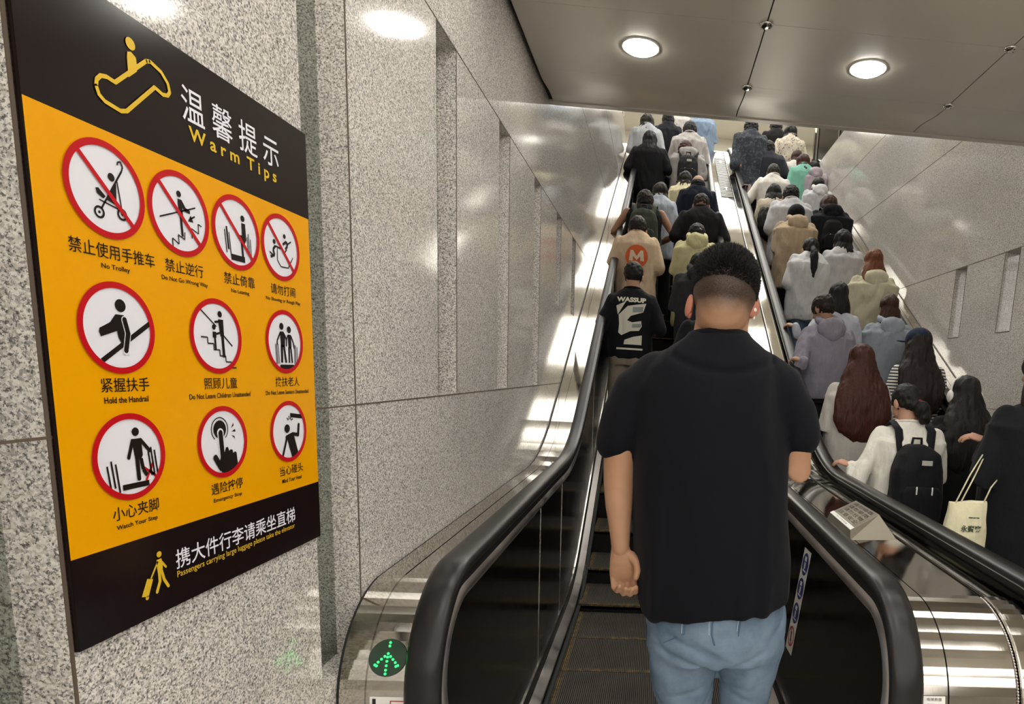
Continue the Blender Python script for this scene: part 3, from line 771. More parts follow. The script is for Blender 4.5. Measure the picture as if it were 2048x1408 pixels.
# watch your step
q = Pic(.870, 1.381); q.disc(.18, .56, .1, 2); q.poly([(.04, .4), (.32, .4), (.34, .0), (.28, -.1), (.12, -.1), (.08, .2)], 2); q.line([(.08, .36), (-.06, -.02)], .09, 2, .0017, True); q.line([(.3, .36), (.54, .08)], .09, 2, .0017, True)
q.line([(.17, -.08), (.18, -.54)], .11, 2, .0017, True); q.line([(.28, -.08), (.32, -.34), (.42, -.5)], .1); q.line([(.34, -.3), (.64, -.52)], .06, 1); q.line([(.38, -.62), (.62, -.22)], .06, 1); q.line([(.5, -.4), (.72, -.6)], .06, 1)
for x, a, b in ((-.64, -.14, -.72), (-.53, -.04, -.66), (-.42, -.12, -.78), (.50, .06, -.52), (.58, .16, -.5), (.68, .08, -.54)): q.line([(x, a), (x + .06, b)], .045)
q.poly([(-.28, -.62), (.46, -.62), (.46, -.75), (-.28, -.75)], 2); q.done()
# emergency stop
q = Pic(1.051, 1.381); q.ann(-.12, .36, .31, .34, 2, .0016, 40, -50, 230); q.disc(-.12, .36, .25, 2, .0016); q.disc(-.11, .26, .13, 0, .0018); q.line([(-.11, .26), (-.07, -.5)], .24, 0, .00175); q.line([(-.11, .26), (-.07, -.5)], .17, 2, .0020, True)
q.poly([(-.16, -.42), (.0, -.3), (.08, -.16), (.16, -.16), (.2, -.28), (.26, -.24), (.34, -.26), (.36, -.36), (.44, -.32), (.5, -.36), (.54, -.74), (.3, -.86), (-.1, -.92), (-.24, -.6)], 2, .00195); q.line([(-.36, -.4), (-.16, -.72)], .17, 2, .0020, True)
for (x0, y0, x1, y1) in ((.34, .36, .44, .46), (.36, .26, .5, .28), (.34, .16, .46, .08)): q.poly([(x0, y0), (x1, y1 + .04), (x1 + .02, y1 - .04)], 2)
q.done()
# mind your head
q = Pic(1.234, 1.381); q.disc(-.1, .1, .15, 2, ry=.14); q.poly([(.1, .6), (.8, .5), (.84, .36), (.1, .46)], 2); q.line([(-.16, -.18), (.2, -.1), (.5, -.16), (.56, .18)], .12, 2, .0017, 'all'); q.poly([(-.16, -.14), (.24, -.08), (.5, -.82), (.12, -.9)], 2); q.line([(-.14, -.2), (-.42, -.82)], .1, 2, .0017)
for a in (20, 60, 100, 140): t_ = math.radians(a); q.line([(.05 + .08 * math.cos(t_), .34 + .06 * math.sin(t_)), (.05 + .2 * math.cos(t_), .34 + .17 * math.sin(t_))], .04)
q.done()
for cn, en, u, v, w1, w2 in (('禁止使用手推车', 'No Trolley', .873, 1.645, .128, .043), ('禁止逆行', 'Do Not Go Wrong Way', .993, 1.645, .075, .091), ('禁止倚靠', 'No Leaning', 1.115, 1.645, .077, .045), ('请勿打闹', 'No Shoving or Rough Play', 1.237, 1.644, .077, .108),
        ('紧握扶手', 'Hold the Handrail', .873, 1.477, .076, .070), ('照顾儿童', 'Do Not Leave Children Unattended', 1.055, 1.476, .077, .142), ('搀扶老人', 'Do Not Leave Seniors Unattended', 1.238, 1.476, .077, .138),
        ('小心夹脚', 'Watch Your Step', .873, 1.308, .076, .068), ('遇险按停', 'Emergency Stop', 1.055, 1.307, .076, .069), ('当心碰头', 'Mind Your Head', 1.238, 1.307, .077, .065)):
    letters('caption_lettering', cn, u, v, w1, .0185, M['sb'], .0001); letters('english_caption_lettering', en, u, v - .0195, w2, .0082, M['sb'], .0002)
letters('footer_lettering', '携大件行李请乘坐直梯', 1.088, 1.2165, .308, .030, M['sw'], .0003); letters('english_footer_lettering', 'Passengers carrying large luggage please take the elevator', 1.087, 1.1925, .305, .0125, M['sgold'], .0001)
# escalator emblem and luggage walker
q = Pic(.925, 1.865, .06)
P_ = [(-.98, -.42), (-.95, -.28), (-.85, -.17), (-.7, -.13), (-.5, -.15), (.38, .66), (.50, .70), (.80, .62), (.98, .45), (1.02, .28), (.95, .18), (.8, .14), (.57, .2), (-.26, -.62), (-.42, -.68), (-.80, -.64), (-.93, -.56)]
q.line(P_ + [P_[0]], .085, 0, .0016, 'all'); q.disc(-.02, .82, .125, 0, .0016, ry=.12); q.poly([(-.12, .62), (-.02, .66), (.1, .6), (.12, .42), (.1, .32), (-.14, .1), (-.14, .5)], 0); put('escalator_emblem', q.g, M['sgold'], sign)
q = Pic(.892, 1.207, .03); q.disc(.38, .92, .15, 0); q.poly([(.2, .68), (.5, .7), (.55, .3), (.5, .0), (.22, .0), (.2, .3)], 0); q.line([(.28, .6), (-.2, -.1)], .09, 0); q.line([(.5, .5), (.72, .2)], .12, 0, .0017, True); q.line([(.3, .05), (.3, -.4), (.08, -.86)], .17, 0, .0018, 'all'); q.line([(.45, .05), (.56, -.4), (.78, -.8)], .16, 0, .0018, 'all')
q.poly([(-.42, -.04), (-.08, -.16), (-.42, -.92), (-.8, -.8)], 0); q.disc(-.5, -.95, .1, 0); put('luggage_emblem', q.g, M['sgold'], sign)
# ================================================================ people
def cloth(name, col, kind='plain', rough=.85, bump=.25, col2=None):
    if name in _mc: return _mc[name]
    t = NT(name); p = t.P(); base = lin(col)
    n = t.noise(p, 14, 3); n2 = t.noise(p, 420, 1)
    c = t.mix(.35, base, t.ramp(n.outputs[0], [(.3, (.72, .72, .72)), (.7, (1.15, 1.15, 1.15))]), 'MULTIPLY')
    if kind == 'stripe':
        sx = t.add('ShaderNodeSeparateXYZ', {0: t.P()})
        sn = t.add('ShaderNodeMath', {0: t.add('ShaderNodeMath', {0: sx.outputs[2], 1: 2 * PI / .024}, operation='MULTIPLY').outputs[0]}, operation='SINE').outputs[0]
        f = t.ramp(t.add('ShaderNodeMapRange', {0: sn, 1: -1, 2: 1, 3: 0, 4: 1}).outputs[0], [(.55, (0, 0, 0)), (.68, (1, 1, 1))]); c = t.mix(f, base, lin(col2))
    if kind == 'print':
        v = t.noise(p, 26, 3, .7); f = t.ramp(v.outputs[0], [(.52, (0, 0, 0)), (.6, (1, 1, 1))]); c = t.mix(f, c, lin(col2))
    if kind == 'floral':
        v = t.add('ShaderNodeTexVoronoi', {'Vector': p, 'Scale': 28}); f = t.ramp(v.outputs['Distance'], [(.2, (1, 1, 1)), (.32, (0, 0, 0))]); c = t.mix(f, c, lin(col2))
    if kind == 'denim':
        v = t.noise(p, 9, 4, .6); c = t.mix(t.ramp(v.outputs[0], [(.3, (0, 0, 0)), (.75, (1, 1, 1))]), base, lin(col2))
        v2 = t.noise(t.mapv(p, (900, 900, 200)), 1, 1); c = t.mix(.25, c, t.ramp(v2.outputs[0], [(.3, (.7, .7, .7)), (.7, (1.2, 1.2, 1.2))]), 'MULTIPLY')
    w_ = t.noise(t.mapv(p, (13, 13, 5)), 1, 4, .55)
    h = t.add('ShaderNodeMath', {0: w_.outputs[0], 1: t.add('ShaderNodeMath', {0: n2.outputs[0], 1: .03}, operation='MULTIPLY').outputs[0]}, operation='ADD').outputs[0]
    t.bump(h, min(1, bump * 1.5), .04)
    _mc[name] = t.set(base=c, rough=rough, spec=.2, sheen=.05); return _mc[name]
def skin_mat(name, col, head=None):
    if name in _mc: return _mc[name]
    t = NT(name); p = t.P(); n = t.noise(p, 38, 3); n2 = t.noise(p, 6, 2)
    c = t.mix(.5, lin(col), t.ramp(n2.outputs[0], [(.3, (.88, .78, .74)), (.7, (1.08, 1.06, 1.04))]), 'MULTIPLY')
    c = t.mix(.25, c, t.ramp(n.outputs[0], [(.35, (.88, .82, .8)), (.6, (1.04, 1.03, 1.02))]), 'MULTIPLY')
    if head:       # close-cropped hair that thins towards the neck
        hc, up, front = head
        d = t.add('ShaderNodeVectorMath', {0: p, 1: tuple(hc)}, operation='SUBTRACT').outputs[0]
        z = t.add('ShaderNodeVectorMath', {0: d, 1: tuple(up)}, operation='DOT_PRODUCT').outputs['Value']
        nn = t.noise(p, 22, 3); zz = t.add('ShaderNodeMath', {0: nn.outputs[0], 1: .03, 2: z}, operation='MULTIPLY_ADD').outputs[0]
        f = t.add('ShaderNodeMapRange', {0: zz, 1: -.064, 2: .016, 3: 0, 4: .96}, interpolation_type='SMOOTHSTEP').outputs[0]
        st = t.noise(p, 900, 1); f = t.add('ShaderNodeMath', {0: f, 1: t.ramp(st.outputs[0], [(.35, (.8, .8, .8)), (.6, (1.05, 1.05, 1.05))])}, operation='MULTIPLY', use_clamp=True).outputs[0]
        c = t.mix(f, c, lin('#191614'))
    t.bump(n.outputs[0], .08, .004)
    _mc[name] = t.set(base=c, rough=.5, spec=.35, sss=.0); return _mc[name]
def hair_mat(name, col, col2=None):
    if name in _mc: return _mc[name]
    t = NT(name); p = t.P(); n = t.noise(t.mapv(p, (230, 230, 14)), 1, 3)
    c = t.mix(t.ramp(n.outputs[0], [(.3, (0, 0, 0)), (.75, (1, 1, 1))]), lin(col), lin(col2 or col))
    t.bump(n.outputs[0], .6, .006); _mc[name] = t.set(base=c, rough=.5, spec=.3); return _mc[name]
HAIRS = {'black': ('#0d0b0b', '#1d1917'), 'dark': ('#17110f', '#2b1f1a'), 'brown': ('#2a1610', '#4e2a1a'), 'auburn': ('#5b3320', '#8a5434'), 'redbrown': ('#26120d', '#572a1a'), 'greyish': ('#1c1a1a', '#3a3634')}
SKINS = {'l': '#bd937b', 'm': '#a37c64', 'd': '#8c6651', 'x': '#5c4337'}
def nz(c, sx, sz, k=0): return noise.noise(Vector((c[0] * sx + k, c[1] * sx, c[2] * sz)))
def hand_geo(g, wrist, d, palm, side, s=1.0, curl=.5, spread=1.0):
    """palm with four fingers and a thumb. d: pointing direction, palm: direction the palm faces, side: thumb direction"""
    wrist = Vector(wrist); d = Vector(d).normalized(); palm = Vector(palm); palm = (palm - d * palm.dot(d)).normalized()
    u = d.cross(palm).normalized()
    if u.dot(Vector(side)) < 0: u = -u
    P = lambda a, b, c: wrist + u * a * s + d * b * s + palm * c * s
    o = len(g.v)
    R = []
    for b, w_, th, cc in ((-.012, .024, .019, 0), (.01, .027, .018, 0), (.04, .036, .016, .002), (.07, .041, .014, .001), (.088, .039, .011, 0)):
        R.append([tuple(P(w_ * math.cos(2 * PI * k / 16), b, cc + th * math.sin(2 * PI * k / 16))) for k in range(16)])
    g.rings(R)
    for a, L, r in ((.030, .068, .0088), (.010, .076, .0092), (-.011, .070, .0088), (-.030, .055, .0078)):
        b0 = P(a, .080 - abs(a - .005) * .25, 0); pts = [b0]; ang = .12
        for f in (.45, .30, .25):
            ang += curl * 1.05; dd = (d * math.cos(ang) + palm * math.sin(ang) + u * a * 1.2 * spread * (1 - curl)).normalized(); pts.append(pts[-1] + dd * L * f * s)
        g.tube(pts, [r * s, r * s * .98, r * s * .9, r * s * .75], 10)
    b0 = P(.020, .018, .004); t1 = P(.046, .045, .012 + .01 * curl); t2 = P(.054, .072, .014 + .022 * curl); t3 = P(.050, .093, .016 + .036 * curl)
    g.tube([b0, t1, t2, t3], [.014 * s, .0115 * s, .0095 * s, .0075 * s], 10)

PEOPLE = []
def person(label, px, py, Ht, w=1.0, nod=14, turn=0, hair=('short', 'black'), skin='l', top=('tee', '#141416'), hem=.80, sleeve='short', loose=1.0, low='#1a1b20', arms=('phone', 'phone'),
           hood=None, hw=1.1, Y=None, X=None, vox=None, group=None, skirt=None, collar=False, pat=None, bump=None, gz=None, shoe='#22201f', zt=None):
    best = None; far = 1.0
    if py < 480: Ht += .08; far = 1.09
    if Y is None:
        for a, b, z in TREADS:
            yc = (a + b) / 2 + .02
            if yc < 2.9: continue
            p = at_y(px, py, yc); h = p.z - z
            if best is None or abs(h - Ht) < best[0]: best = (abs(h - Ht), yc, p, h, z)
        _, Yc, p, H, z0 = best
    else:
        Yc = Y; z0 = tread_z(Y) if gz is None else gz; p = at_y(px, py, Yc); H = (p.z - z0) if zt is None else Ht
    X0 = p.x if X is None else X
    H -= .015; s = H / 1.72; ws = s * w
    vox = vox or (.0085 if Yc < 5.4 else .011)
    root = thing('person', (X0, Yc, z0), label, 'person', group)
    O = Vector((X0, Yc, z0)); Q = lambda x, y, z: O + Vector((x * ws, y * s, z * s))
    hx = lambda v: (v * 1.0)
    # --- joints
    J = {}
    for sd, pose in ((-1, arms[0]), (1, arms[1])):
        sh = Q(sd * .170, 0, 1.365)
        if pose == 'down': el, wr, hd, pm = Q(sd * .22, -.03, 1.10), Q(sd * .235, .05, .86), (0, .25, -1), (-sd, 0, 0)
        elif pose == 'out': el, wr, hd, pm = Q(sd * .235, -.05, 1.12), Q(sd * .14, .2, 1.08), (-sd * .3, 1, .1), (-sd, 0, 0)
        elif pose == 'wide': el, wr, hd, pm = Q(sd * .30, -.04, 1.14), Q(sd * .15, .2, 1.08), (-sd * .3, 1, .1), (-sd, 0, 0)
        elif pose == 'phone': el, wr, hd, pm = Q(sd * .212, -.03, 1.11), Q(sd * .09, .235, 1.17), (-sd * .5, .7, .5), (0, -.3, 1)
        else:
            wr = Vector(pose); mid = (sh + wr) / 2; L_ = .56 * s; dist = (wr - sh).length
            bend_ = math.sqrt(max(.0009, (L_ / 2) ** 2 - (dist / 2) ** 2)); el = mid + Vector((sd * .35, -.35, -1)).normalized() * bend_
            hd = Vector(((-1 if wr.x < sh.x else 1) * .7, .5, .22)); pm = (0, .3, -1)
        J[sd] = (sh, el, wr, hd, pm)
    # --- head frame
    nb = Q(0, -.005, 1.425 - (far - 1) * 1.2); RH = Matrix.Rotation(math.radians(turn), 3, 'Z') @ Matrix.Rotation(math.radians(-nod), 3, 'X')
    hs = s * (1 + (w - 1) * .25) * far
    HC = nb + RH @ Vector((0, .018, .160)) * hs
    def Hd(x, y, z): return HC + RH @ (Vector((x, y, z)) * hs)
    g = G()
    g.ball(Hd(0, -.005, .015), (.076 * hs, .096 * hs, .098 * hs), RH); g.ball(Hd(0, .03, -.045), (.058 * hs, .062 * hs, .068 * hs), RH)
    g.tube([Hd(0, .088, .01), Hd(0, .106, -.026)], [.009 * hs, .013 * hs], 8); g.ball(Hd(0, .088, -.062), (.022 * hs, .010 * hs, .009 * hs), RH, 12, 8)
    g.tube([nb + Vector((0, 0, -.06 * s)), Hd(0, -.012, -.06)], [.062 * ws, .056 * hs], 16)
    for sd in (-1, 1):
        sh, el, wr, hd, pm = J[sd]
        ka = 1.0 if sleeve == 'none' else .72; g.tube([sh - Vector((0, 0, (1 - ka) * .06)), sh.lerp(el, .5), el, el.lerp(wr, .35), wr], [.050 * s * ka, .044 * s * (ka + .1 if ka < 1 else 1), .037 * s, .038 * s, .026 * s], 14)
    g.loft([(Q(0, 0, z).z, X0, Yc + cy * s, rx * ws, ry * s) for z, rx, ry, cy in ((.80, .15, .11, 0), (.9, .165, .12, 0), (1.03, .145, .105, 0), (1.22, .155, .105, 0), (1.34, .150, .088, 0), (1.40, .09, .062, 0), (1.44, .055, .055, 0))], 24)
    for sd in (-1, 1):
        g.tube([Q(sd * .085, 0, .86), Q(sd * .10, .02, .46), Q(sd * .10, 0, .09)], [.082 * s, .055 * s, .04 * s], 14)
    me = skin_over(g, vox, 4)
    g2 = G(); o_ = 0
    for sd in (-1, 1):
        sh, el, wr, hd, pm = J[sd]; hand_geo(g2, wr, hd, pm, (-sd, .2, .4), s * .95, .35 if not isinstance(arms[0 if sd < 0 else 1], str) else .55)
        g2.ball(Hd(sd * .079, -.004, -.012), (.009 * hs, .018 * hs, .031 * hs), RH @ Matrix.Rotation(sd * -.35, 3, 'Z'), 12, 8)
    hm = g2.mesh('h'); bm = bmesh.new(); bm.from_mesh(me); bm.from_mesh(hm); bm.to_mesh(me); bm.free(); bpy.data.meshes.remove(hm)
    body = put('body', me, skin_mat('skin_' + skin, SKINS[skin]), root, True)
    g = G()
    for sd in (-1, 1): g.ball(Hd(sd * .031, .083, .012), (.010 * hs, .006 * hs, .006 * hs), RH, 8, 6)
    put('eyes', g, plain('eye_dark', '#2a211c', .2), body, True)
    # --- trousers / skirt, shoes
    g = G(); lw = 1.0
    if skirt:
        g.loft([(Q(0, 0, z).z, X0, Yc, rx * ws, ry * s) for z, rx, ry in ((skirt[1], .25, .2), (.8, .2, .16), (1.0, .155, .12), (1.04, .15, .115))], 24)
        put('skirt', skin_over(g, vox, 3), cloth('cloth_' + skirt[0], skirt[0]), root, True)
    else:
        g.loft([(Q(0, 0, z).z, X0, Yc, rx * ws, ry * s) for z, rx, ry in ((.80, .165, .125), (.9, .178, .13), (1.0, .16, .115))], 24)
        for sd in (-1, 1): g.tube([Q(sd * .085, 0, .84), Q(sd * .10, .02, .46), Q(sd * .10, 0, .09)], [.096 * s, .078 * s, .07 * s], 16)
        me = skin_over(g, vox, 3); disp(me, lambda c: .010 * nz(c, 9, 5) * s)
        put('trousers', me, cloth('cloth_' + low, low, 'denim' if low in ('#4f6f8f', '#3b5470') else 'plain', col2='#8aa5bd'), root, True)
    for sd in (-1, 1):
        g = G(); g.tube([Q(sd * .10, -.05, .05), Q(sd * .105, .06, .045), Q(sd * .11, .15, .035)], [.045 * s, .043 * s, .035 * s], 12)
        g.xf(Matrix.Translation((0, 0, .0)))
        put('shoe', g, plain('shoe_' + shoe, shoe, .5), root, True)
    # --- top
    kind, col = top; hz = hem; L = loose
    g = G(); fl = {'tee': 1.0, 'shirt': 1.06, 'hoodie': 1.1, 'jacket': 1.14, 'coat': 1.16, 'vest': .98, 'sweater': 1.08}[kind] * L
    hemw = fl * (1.0 if kind in ('tee', 'vest') else .98)
    g.loft([(Q(0, 0, z).z, X0, Yc + cy * s, rx * ws, ry * s) for z, rx, ry, cy in ((hz, .178 * hemw, .135 * hemw, 0), (hz + .05, .186 * hemw, .14 * hemw, 0), ((hz + 1.22) / 2, .18 * fl, .134 * fl, 0), (1.22, .183 * fl, .13 * fl, -.004), (1.33, .19 * fl, .12 * fl, -.008),
           (1.385, .168 * min(fl, 1.08), .102, -.006), (1.42, .125, .088, -.004), (1.445, .09, .075, -.004), (1.462, .068, .066, 0))], 32)
    for sd in (-1, 1):
        sh, el, wr, hd, pm = J[sd]; sh2 = sh + Vector((-sd * .012, 0, .0)) * s
        if sleeve == 'short': g.tube([sh2, sh2.lerp(el, .45), sh.lerp(el, .80)], [.055 * s * L, .060 * s * L, .064 * s * L], 18)
        elif sleeve == 'half': g.tube([sh2, sh2.lerp(el, .5), el], [.055 * s * L, .060 * s * L, .064 * s * L], 18)
        elif sleeve == 'long':
            f = 1.0 if kind in ('tee', 'shirt') else 1.1
            g.tube([sh2, sh2.lerp(el, .5), el, el.lerp(wr, .5), wr], [.053 * s * L * f, .056 * s * L * f, .056 * s * L * f, .048 * s * L * f, (.041 * s * L * f if isinstance(arms[0 if sd < 0 else 1], str) else .036 * s)], 18)
    me = skin_over(g, vox, 4)
    amp = {'tee': .010, 'shirt': .014, 'hoodie': .013, 'jacket': .016, 'coat': .009, 'vest': .006, 'sweater': .007}[kind] if bump is None else bump
    disp(me, lambda c: (amp * nz(c, 8, 3.5, X0 * 7) + amp * .5 * nz(c, 21, 9, Yc) - amp * .45 * max(0, 1 - abs(nz(c, 6, 2.4, X0 * 3)) * 6)) * s)
    nm = {'tee': 't_shirt', 'shirt': 'shirt', 'hoodie': 'hooded_jacket', 'jacket': 'jacket', 'coat': 'coat', 'vest': 'vest', 'sweater': 'sweater'}[kind]
    m = cloth('cloth_' + (pat[0] if pat else 'plain') + col, col, pat[0] if pat else 'plain', col2=pat[1] if pat else None, bump=.4 if kind in ('shirt', 'jacket', 'hoodie') else .25)
    topo = put(nm, me, m, root, True)
    g = G(); g.tube([Q(.066 * math.cos(a), .062 * math.sin(a) - .002, 1.455 - .012 * math.sin(a)) for a in [2 * PI * k / 20 for k in range(21)]], .010 * s * (1.6 if collar else 1), 8)
    put('collar', g, m, topo, True)
    if hood:
        g = G(); ring_ = [Q(.085 * math.cos(a), .08 * math.sin(a) - .02, 1.455 - .03 * math.sin(-a) + .012) for a in [PI * 2 * k / 24 for k in range(25)]]
        g.tube(ring_, .034 * s, 12)
        g.ball(Q(0, -.115, 1.405), (.118 * ws, .048 * s, .085 * s)); g.ball(Q(0, -.13, 1.36), (.075 * ws, .04 * s, .06 * s))
        me = skin_over(g, vox, 3); disp(me, lambda c: (.007 * nz(c, 14, 10, X0) + .003 * nz(c, 30, 22)) * s)
        put('hood', me, cloth('cloth_plain' + hood, hood, bump=.4), topo, True)
    # --- hair
    ht, hc = hair; hm_ = hair_mat('hair_' + hc, *HAIRS[hc]); g = G(); lo = None
    shell = lambda k=1.0, dz=.0: g.ball(Hd(0, -.010, .026 + dz), (.086 * hs * k, .104 * hs * k, .100 * hs * k), RH)
    if ht == 'short': shell(1.0); g.ball(Hd(0, -.05, -.005), (.076 * hs, .058 * hs, .062 * hs), RH)
    elif ht == 'crop': g.ball(Hd(0, -.006, .026), (.080 * hs, .099 * hs, .096 * hs), RH)
    elif ht == 'bald': g.ball(Hd(0, -.03, -.002), (.082 * hs, .078 * hs, .062 * hs), RH)
    elif ht == 'bob': shell(1.05); lo = ((-.02, .090, .085, -.03), (-.10, .105, .082, -.045), (-.17, .102, .07, -.05), (-.21, .08, .05, -.05))
    elif ht == 'mid': shell(1.05); lo = ((-.02, .090, .085, -.03), (-.12, .112, .08, -.05), (-.22, .125, .065, -.085), (-.28, .11, .05, -.10), (-.32, .06, .03, -.105))
    elif ht == 'long': shell(1.10); lo = ((-.0, .100, .092, -.03), (-.12, .125, .085, -.055), (-.20, .155, .08, -.10), (-.30, .175, .065, -.135), (-.40, .175, .055, -.155), (-.50, .14, .045, -.16), (-.57, .06, .03, -.16))
    elif ht in ('pony', 'bun', 'puff'): g.ball(Hd(0, -.010, .022), (.082 * hs, .102 * hs, .098 * hs), RH); g.ball(Hd(0, -.05, -.02), (.07 * hs, .055 * hs, .05 * hs), RH)
    if lo:
        R = []
        rows = [(.06, .07, .08, -.02)] + list(lo)
        for z, rx, ry, cy in rows:
            c_ = Hd(0, 0, z) if z > -.08 else Hd(0, 0, -.08) + Vector((0, 0, (z + .08) * hs)); c_ = c_ + Vector((0, cy * hs, 0)); c_.x = c_.x * .5 + (X0 if z < -.2 else HC.x) * .5
            R.append([(c_.x + rx * (hw if z < -.1 else 1) * hs * math.cos(2 * PI * k / 24), c_.y + ry * hs * math.sin(2 * PI * k / 24), c_.z) for k in range(24)])
        g.rings([r_[::-1] for r_ in R])
    if ht == 'pony':
        t0 = Hd(0, -.10, -.01); g.tube([t0, t0 + Vector((0, -.045, -.03)) * hs, Q(0, -.15, 1.40), Q(.005, -.165, 1.27), Q(0, -.165, 1.17)], [.022 * hs, .032 * hs, .04 * hs, .034 * hs, .012 * hs], 12)
    if ht == 'bun': g.ball(Hd(0, -.115, -.02), (.045 * hs,) * 3)
    if ht == 'puff':
        t0 = Hd(.015, -.105, -.03); g.ball(t0 + Vector((.01, -.025, -.03)) * hs, (.05 * hs, .045 * hs, .055 * hs)); g.ball(t0 + Vector((.03, -.03, -.075)) * hs, (.045 * hs, .04 * hs, .05 * hs))
    me = skin_over(g, min(vox, .009), 2)
    a_ = .007 if ht in ('short', 'crop', 'bald') else .009
    disp(me, lambda c: (a_ * nz(c, 45, 12 if lo or ht == 'pony' else 40, X0) + (.008 * nz(c, 12, 5) if lo else .003 * nz(c, 90, 60))) * hs)
    put('hair', me, hm_, root, True)
    PEOPLE.append((label, round(H, 3), round(X0, 2), round(Yc, 2)))
    return dict(root=root, O=O, s=s, ws=ws, Q=Q, Hd=Hd, RH=RH, hs=hs, top=topo, topmesh=topo.data, J=J, HC=HC)

def backpack(P, label, col='#15161a', w=.15, h=.44, top=1.40, d=.15, group=None, tagcol=None, straps=True):
    Q, s, ws = P['Q'], P['s'], P['ws']; O = P['O']; y0 = -.13
    t = thing('backpack', Q(0, y0, top - h), label, 'backpack', group)
    m = cloth('pack_' + col, col, rough=.7, bump=.3)
    g = G(); g.loft([(Q(0, 0, top - h * (1 - f)).z, O.x, O.y + (y0 - d * .5 * q) * s, w * a * ws, d * .56 * q * s) for f, a, q in ((0, .86, .9), (.08, .98, 1.0), (.35, 1.0, 1.05), (.7, .93, .95), (.88, .78, .78), (.97, .5, .55), (1.0, .25, .35))], 28, exp=3.2)
    me = skin_over(g, .009, 3); disp(me, lambda c: .008 * nz(c, 13, 9)); put('main_body', me, m, t, True)
    g = G(); g.loft([(Q(0, 0, top - h * (1 - f)).z, O.x, O.y + (y0 - d * 1.02) * s, w * .78 * a * ws, .035 * s) for f, a in ((.06, .9), (.12, 1), (.42, 1), (.5, .8))], 24, exp=3.5)
    me = skin_over(g, .009, 2); put('front_pocket', me, m, t, True)
    for sd in (-1, 1) if straps else ():
        g = G(); g.tube([Q(sd * .085, y0 - .02, top - .06), Q(sd * .10, y0 + .015, 1.41), Q(sd * .105, -.02, 1.455), Q(sd * .12, .10, 1.38), Q(sd * .14, .13, 1.2), Q(sd * .17, .05, 1.05), Q(sd * .12, y0, top - h + .06)], .028 * s, 10, .3, up=(0, -.5, 1))
        put('shoulder_strap', g, m, t, True)
    g = G(); g.tube([Q(-.03, y0 - .03, top - .02), Q(-.025, y0 - .03, top + .035), Q(.025, y0 - .03, top + .035), Q(.03, y0 - .03, top - .02)], .009 * s, 8); put('carry_handle', g, m, t, True)
    for sx_ in (-.04, .05):
        g = G(); g.tube([Q(sx_, y0 - d * 1.2, top - h * .5), Q(sx_, y0 - d * 1.22, top - h * .58)], .005, 8); put('zip_pull', g, M['white'] if tagcol else M['chrome'], t, True)
    if tagcol:
        g = G(); g.box(Q(-.02, 0, 0).x, Q(.04, 0, 0).x, Q(0, y0 - d * 1.12, 0).y, Q(0, y0 - d * 1.10, 0).y, Q(0, 0, top - .115).z, Q(0, 0, top - .085).z); put('label_patch', g, plain('patch', tagcol, .5), t)
    return t
def project(P, name, me, cx, cz, mat, off=.004, flipx=False):
    """print laid on the back of a garment: me is a flat drawing in metres, x right, y up"""
    tm = P['topmesh']; bv = BVHTree.FromPolygons([v.co[:] for v in tm.vertices], [tuple(p.vertices) for p in tm.polygons]); g = G(); O = P['O']
    def f(c):
        x, z = O.x + cx + c.x, O.z + cz + c.y; h = bv.ray_cast(Vector((x, O.y - 1, z)), Vector((0, 1, 0)))
        y = h[0].y - off if h[0] is not None else O.y - .12; return (x, y, z)
    into(g, me, f); return put(name, g, mat, P['top'])
def subdivided(me, cut=.012):
    bm = bmesh.new(); bm.from_mesh(me); bmesh.ops.triangulate(bm, faces=bm.faces)
    for _ in range(4):
        es = [e for e in bm.edges if e.calc_length() > cut]
        if not es: break
        bmesh.ops.subdivide_edges(bm, edges=es, cuts=1); bmesh.ops.triangulate(bm, faces=bm.faces)
    bm.to_mesh(me); bm.free(); return me
def shape(pts):
    me = bpy.data.meshes.new('s'); me.from_pydata([(x, y, 0) for x, y in pts], [], [tuple(range(len(pts)))]); return subdivided(me)
def rail_pt(side_x, y, dz=.0):     # a point on top of a handrail
    P = hand_path(0)
    for i in range(26, len(P) - 1):
        if P[i][0] <= y <= P[i + 1][0]:
            t = (y - P[i][0]) / (P[i + 1][0] - P[i][0]); return (side_x + .09, y - .04, P[i][1] + t * (P[i + 1][1] - P[i][1]) + .035 + dz)
    return (side_x, y, 1.05)
# ---- people on the left escalator, nearest first
A = person('person in a black t-shirt with a pale WASSUP print on the back', 1268, 512, 1.74, w=1.08, hair=('short', 'black'), top=('tee', '#15161b'), hem=.86, sleeve='half', low='#8b8070', arms=('out', 'out'), nod=20)
pm = plain('print_white', '#dcd9c8', .7); pg_ = plain('print_grey', '#8f9794', .7)
me = fit_text('WASSUP', .25, .042, .003); project(A, 'chest_lettering', subdivided(me, .01), .0, 1.355 * A['s'], pm)
for k, (pts, mm) in enumerate((([(-.085, .05), (-.03, .075), (-.075, .0)], pm), ([(-.07, .0), (-.02, .05), (.03, .06), (.085, .07), (.07, .02), (.0, -.005), (-.02, -.03), (.01, -.04), (.06, -.03), (.065, -.06), (.05, -.085), (.0, -.09), (-.05, -.115), (-.068, -.1), (-.065, -.05)], pm),
        ([(.01, .045), (.07, .05), (.068, .02), (.01, .015)], pg_), ([(.01, -.05), (.06, -.045), (.06, -.065), (.01, -.07)], pg_), ([(-.03, -.14), (.02, -.12), (.068, -.11), (.068, -.165), (-.035, -.165)], pm), ([(-.075, -.185), (.075, -.185), (.075, -.195), (-.075, -.195)], pm))):
    project(A, 'back_print', shape([(x * 1.5, y * 1.5) for x, y in pts]), 0.0, 1.225 * A['s'], mm, .005 + .0008 * k)
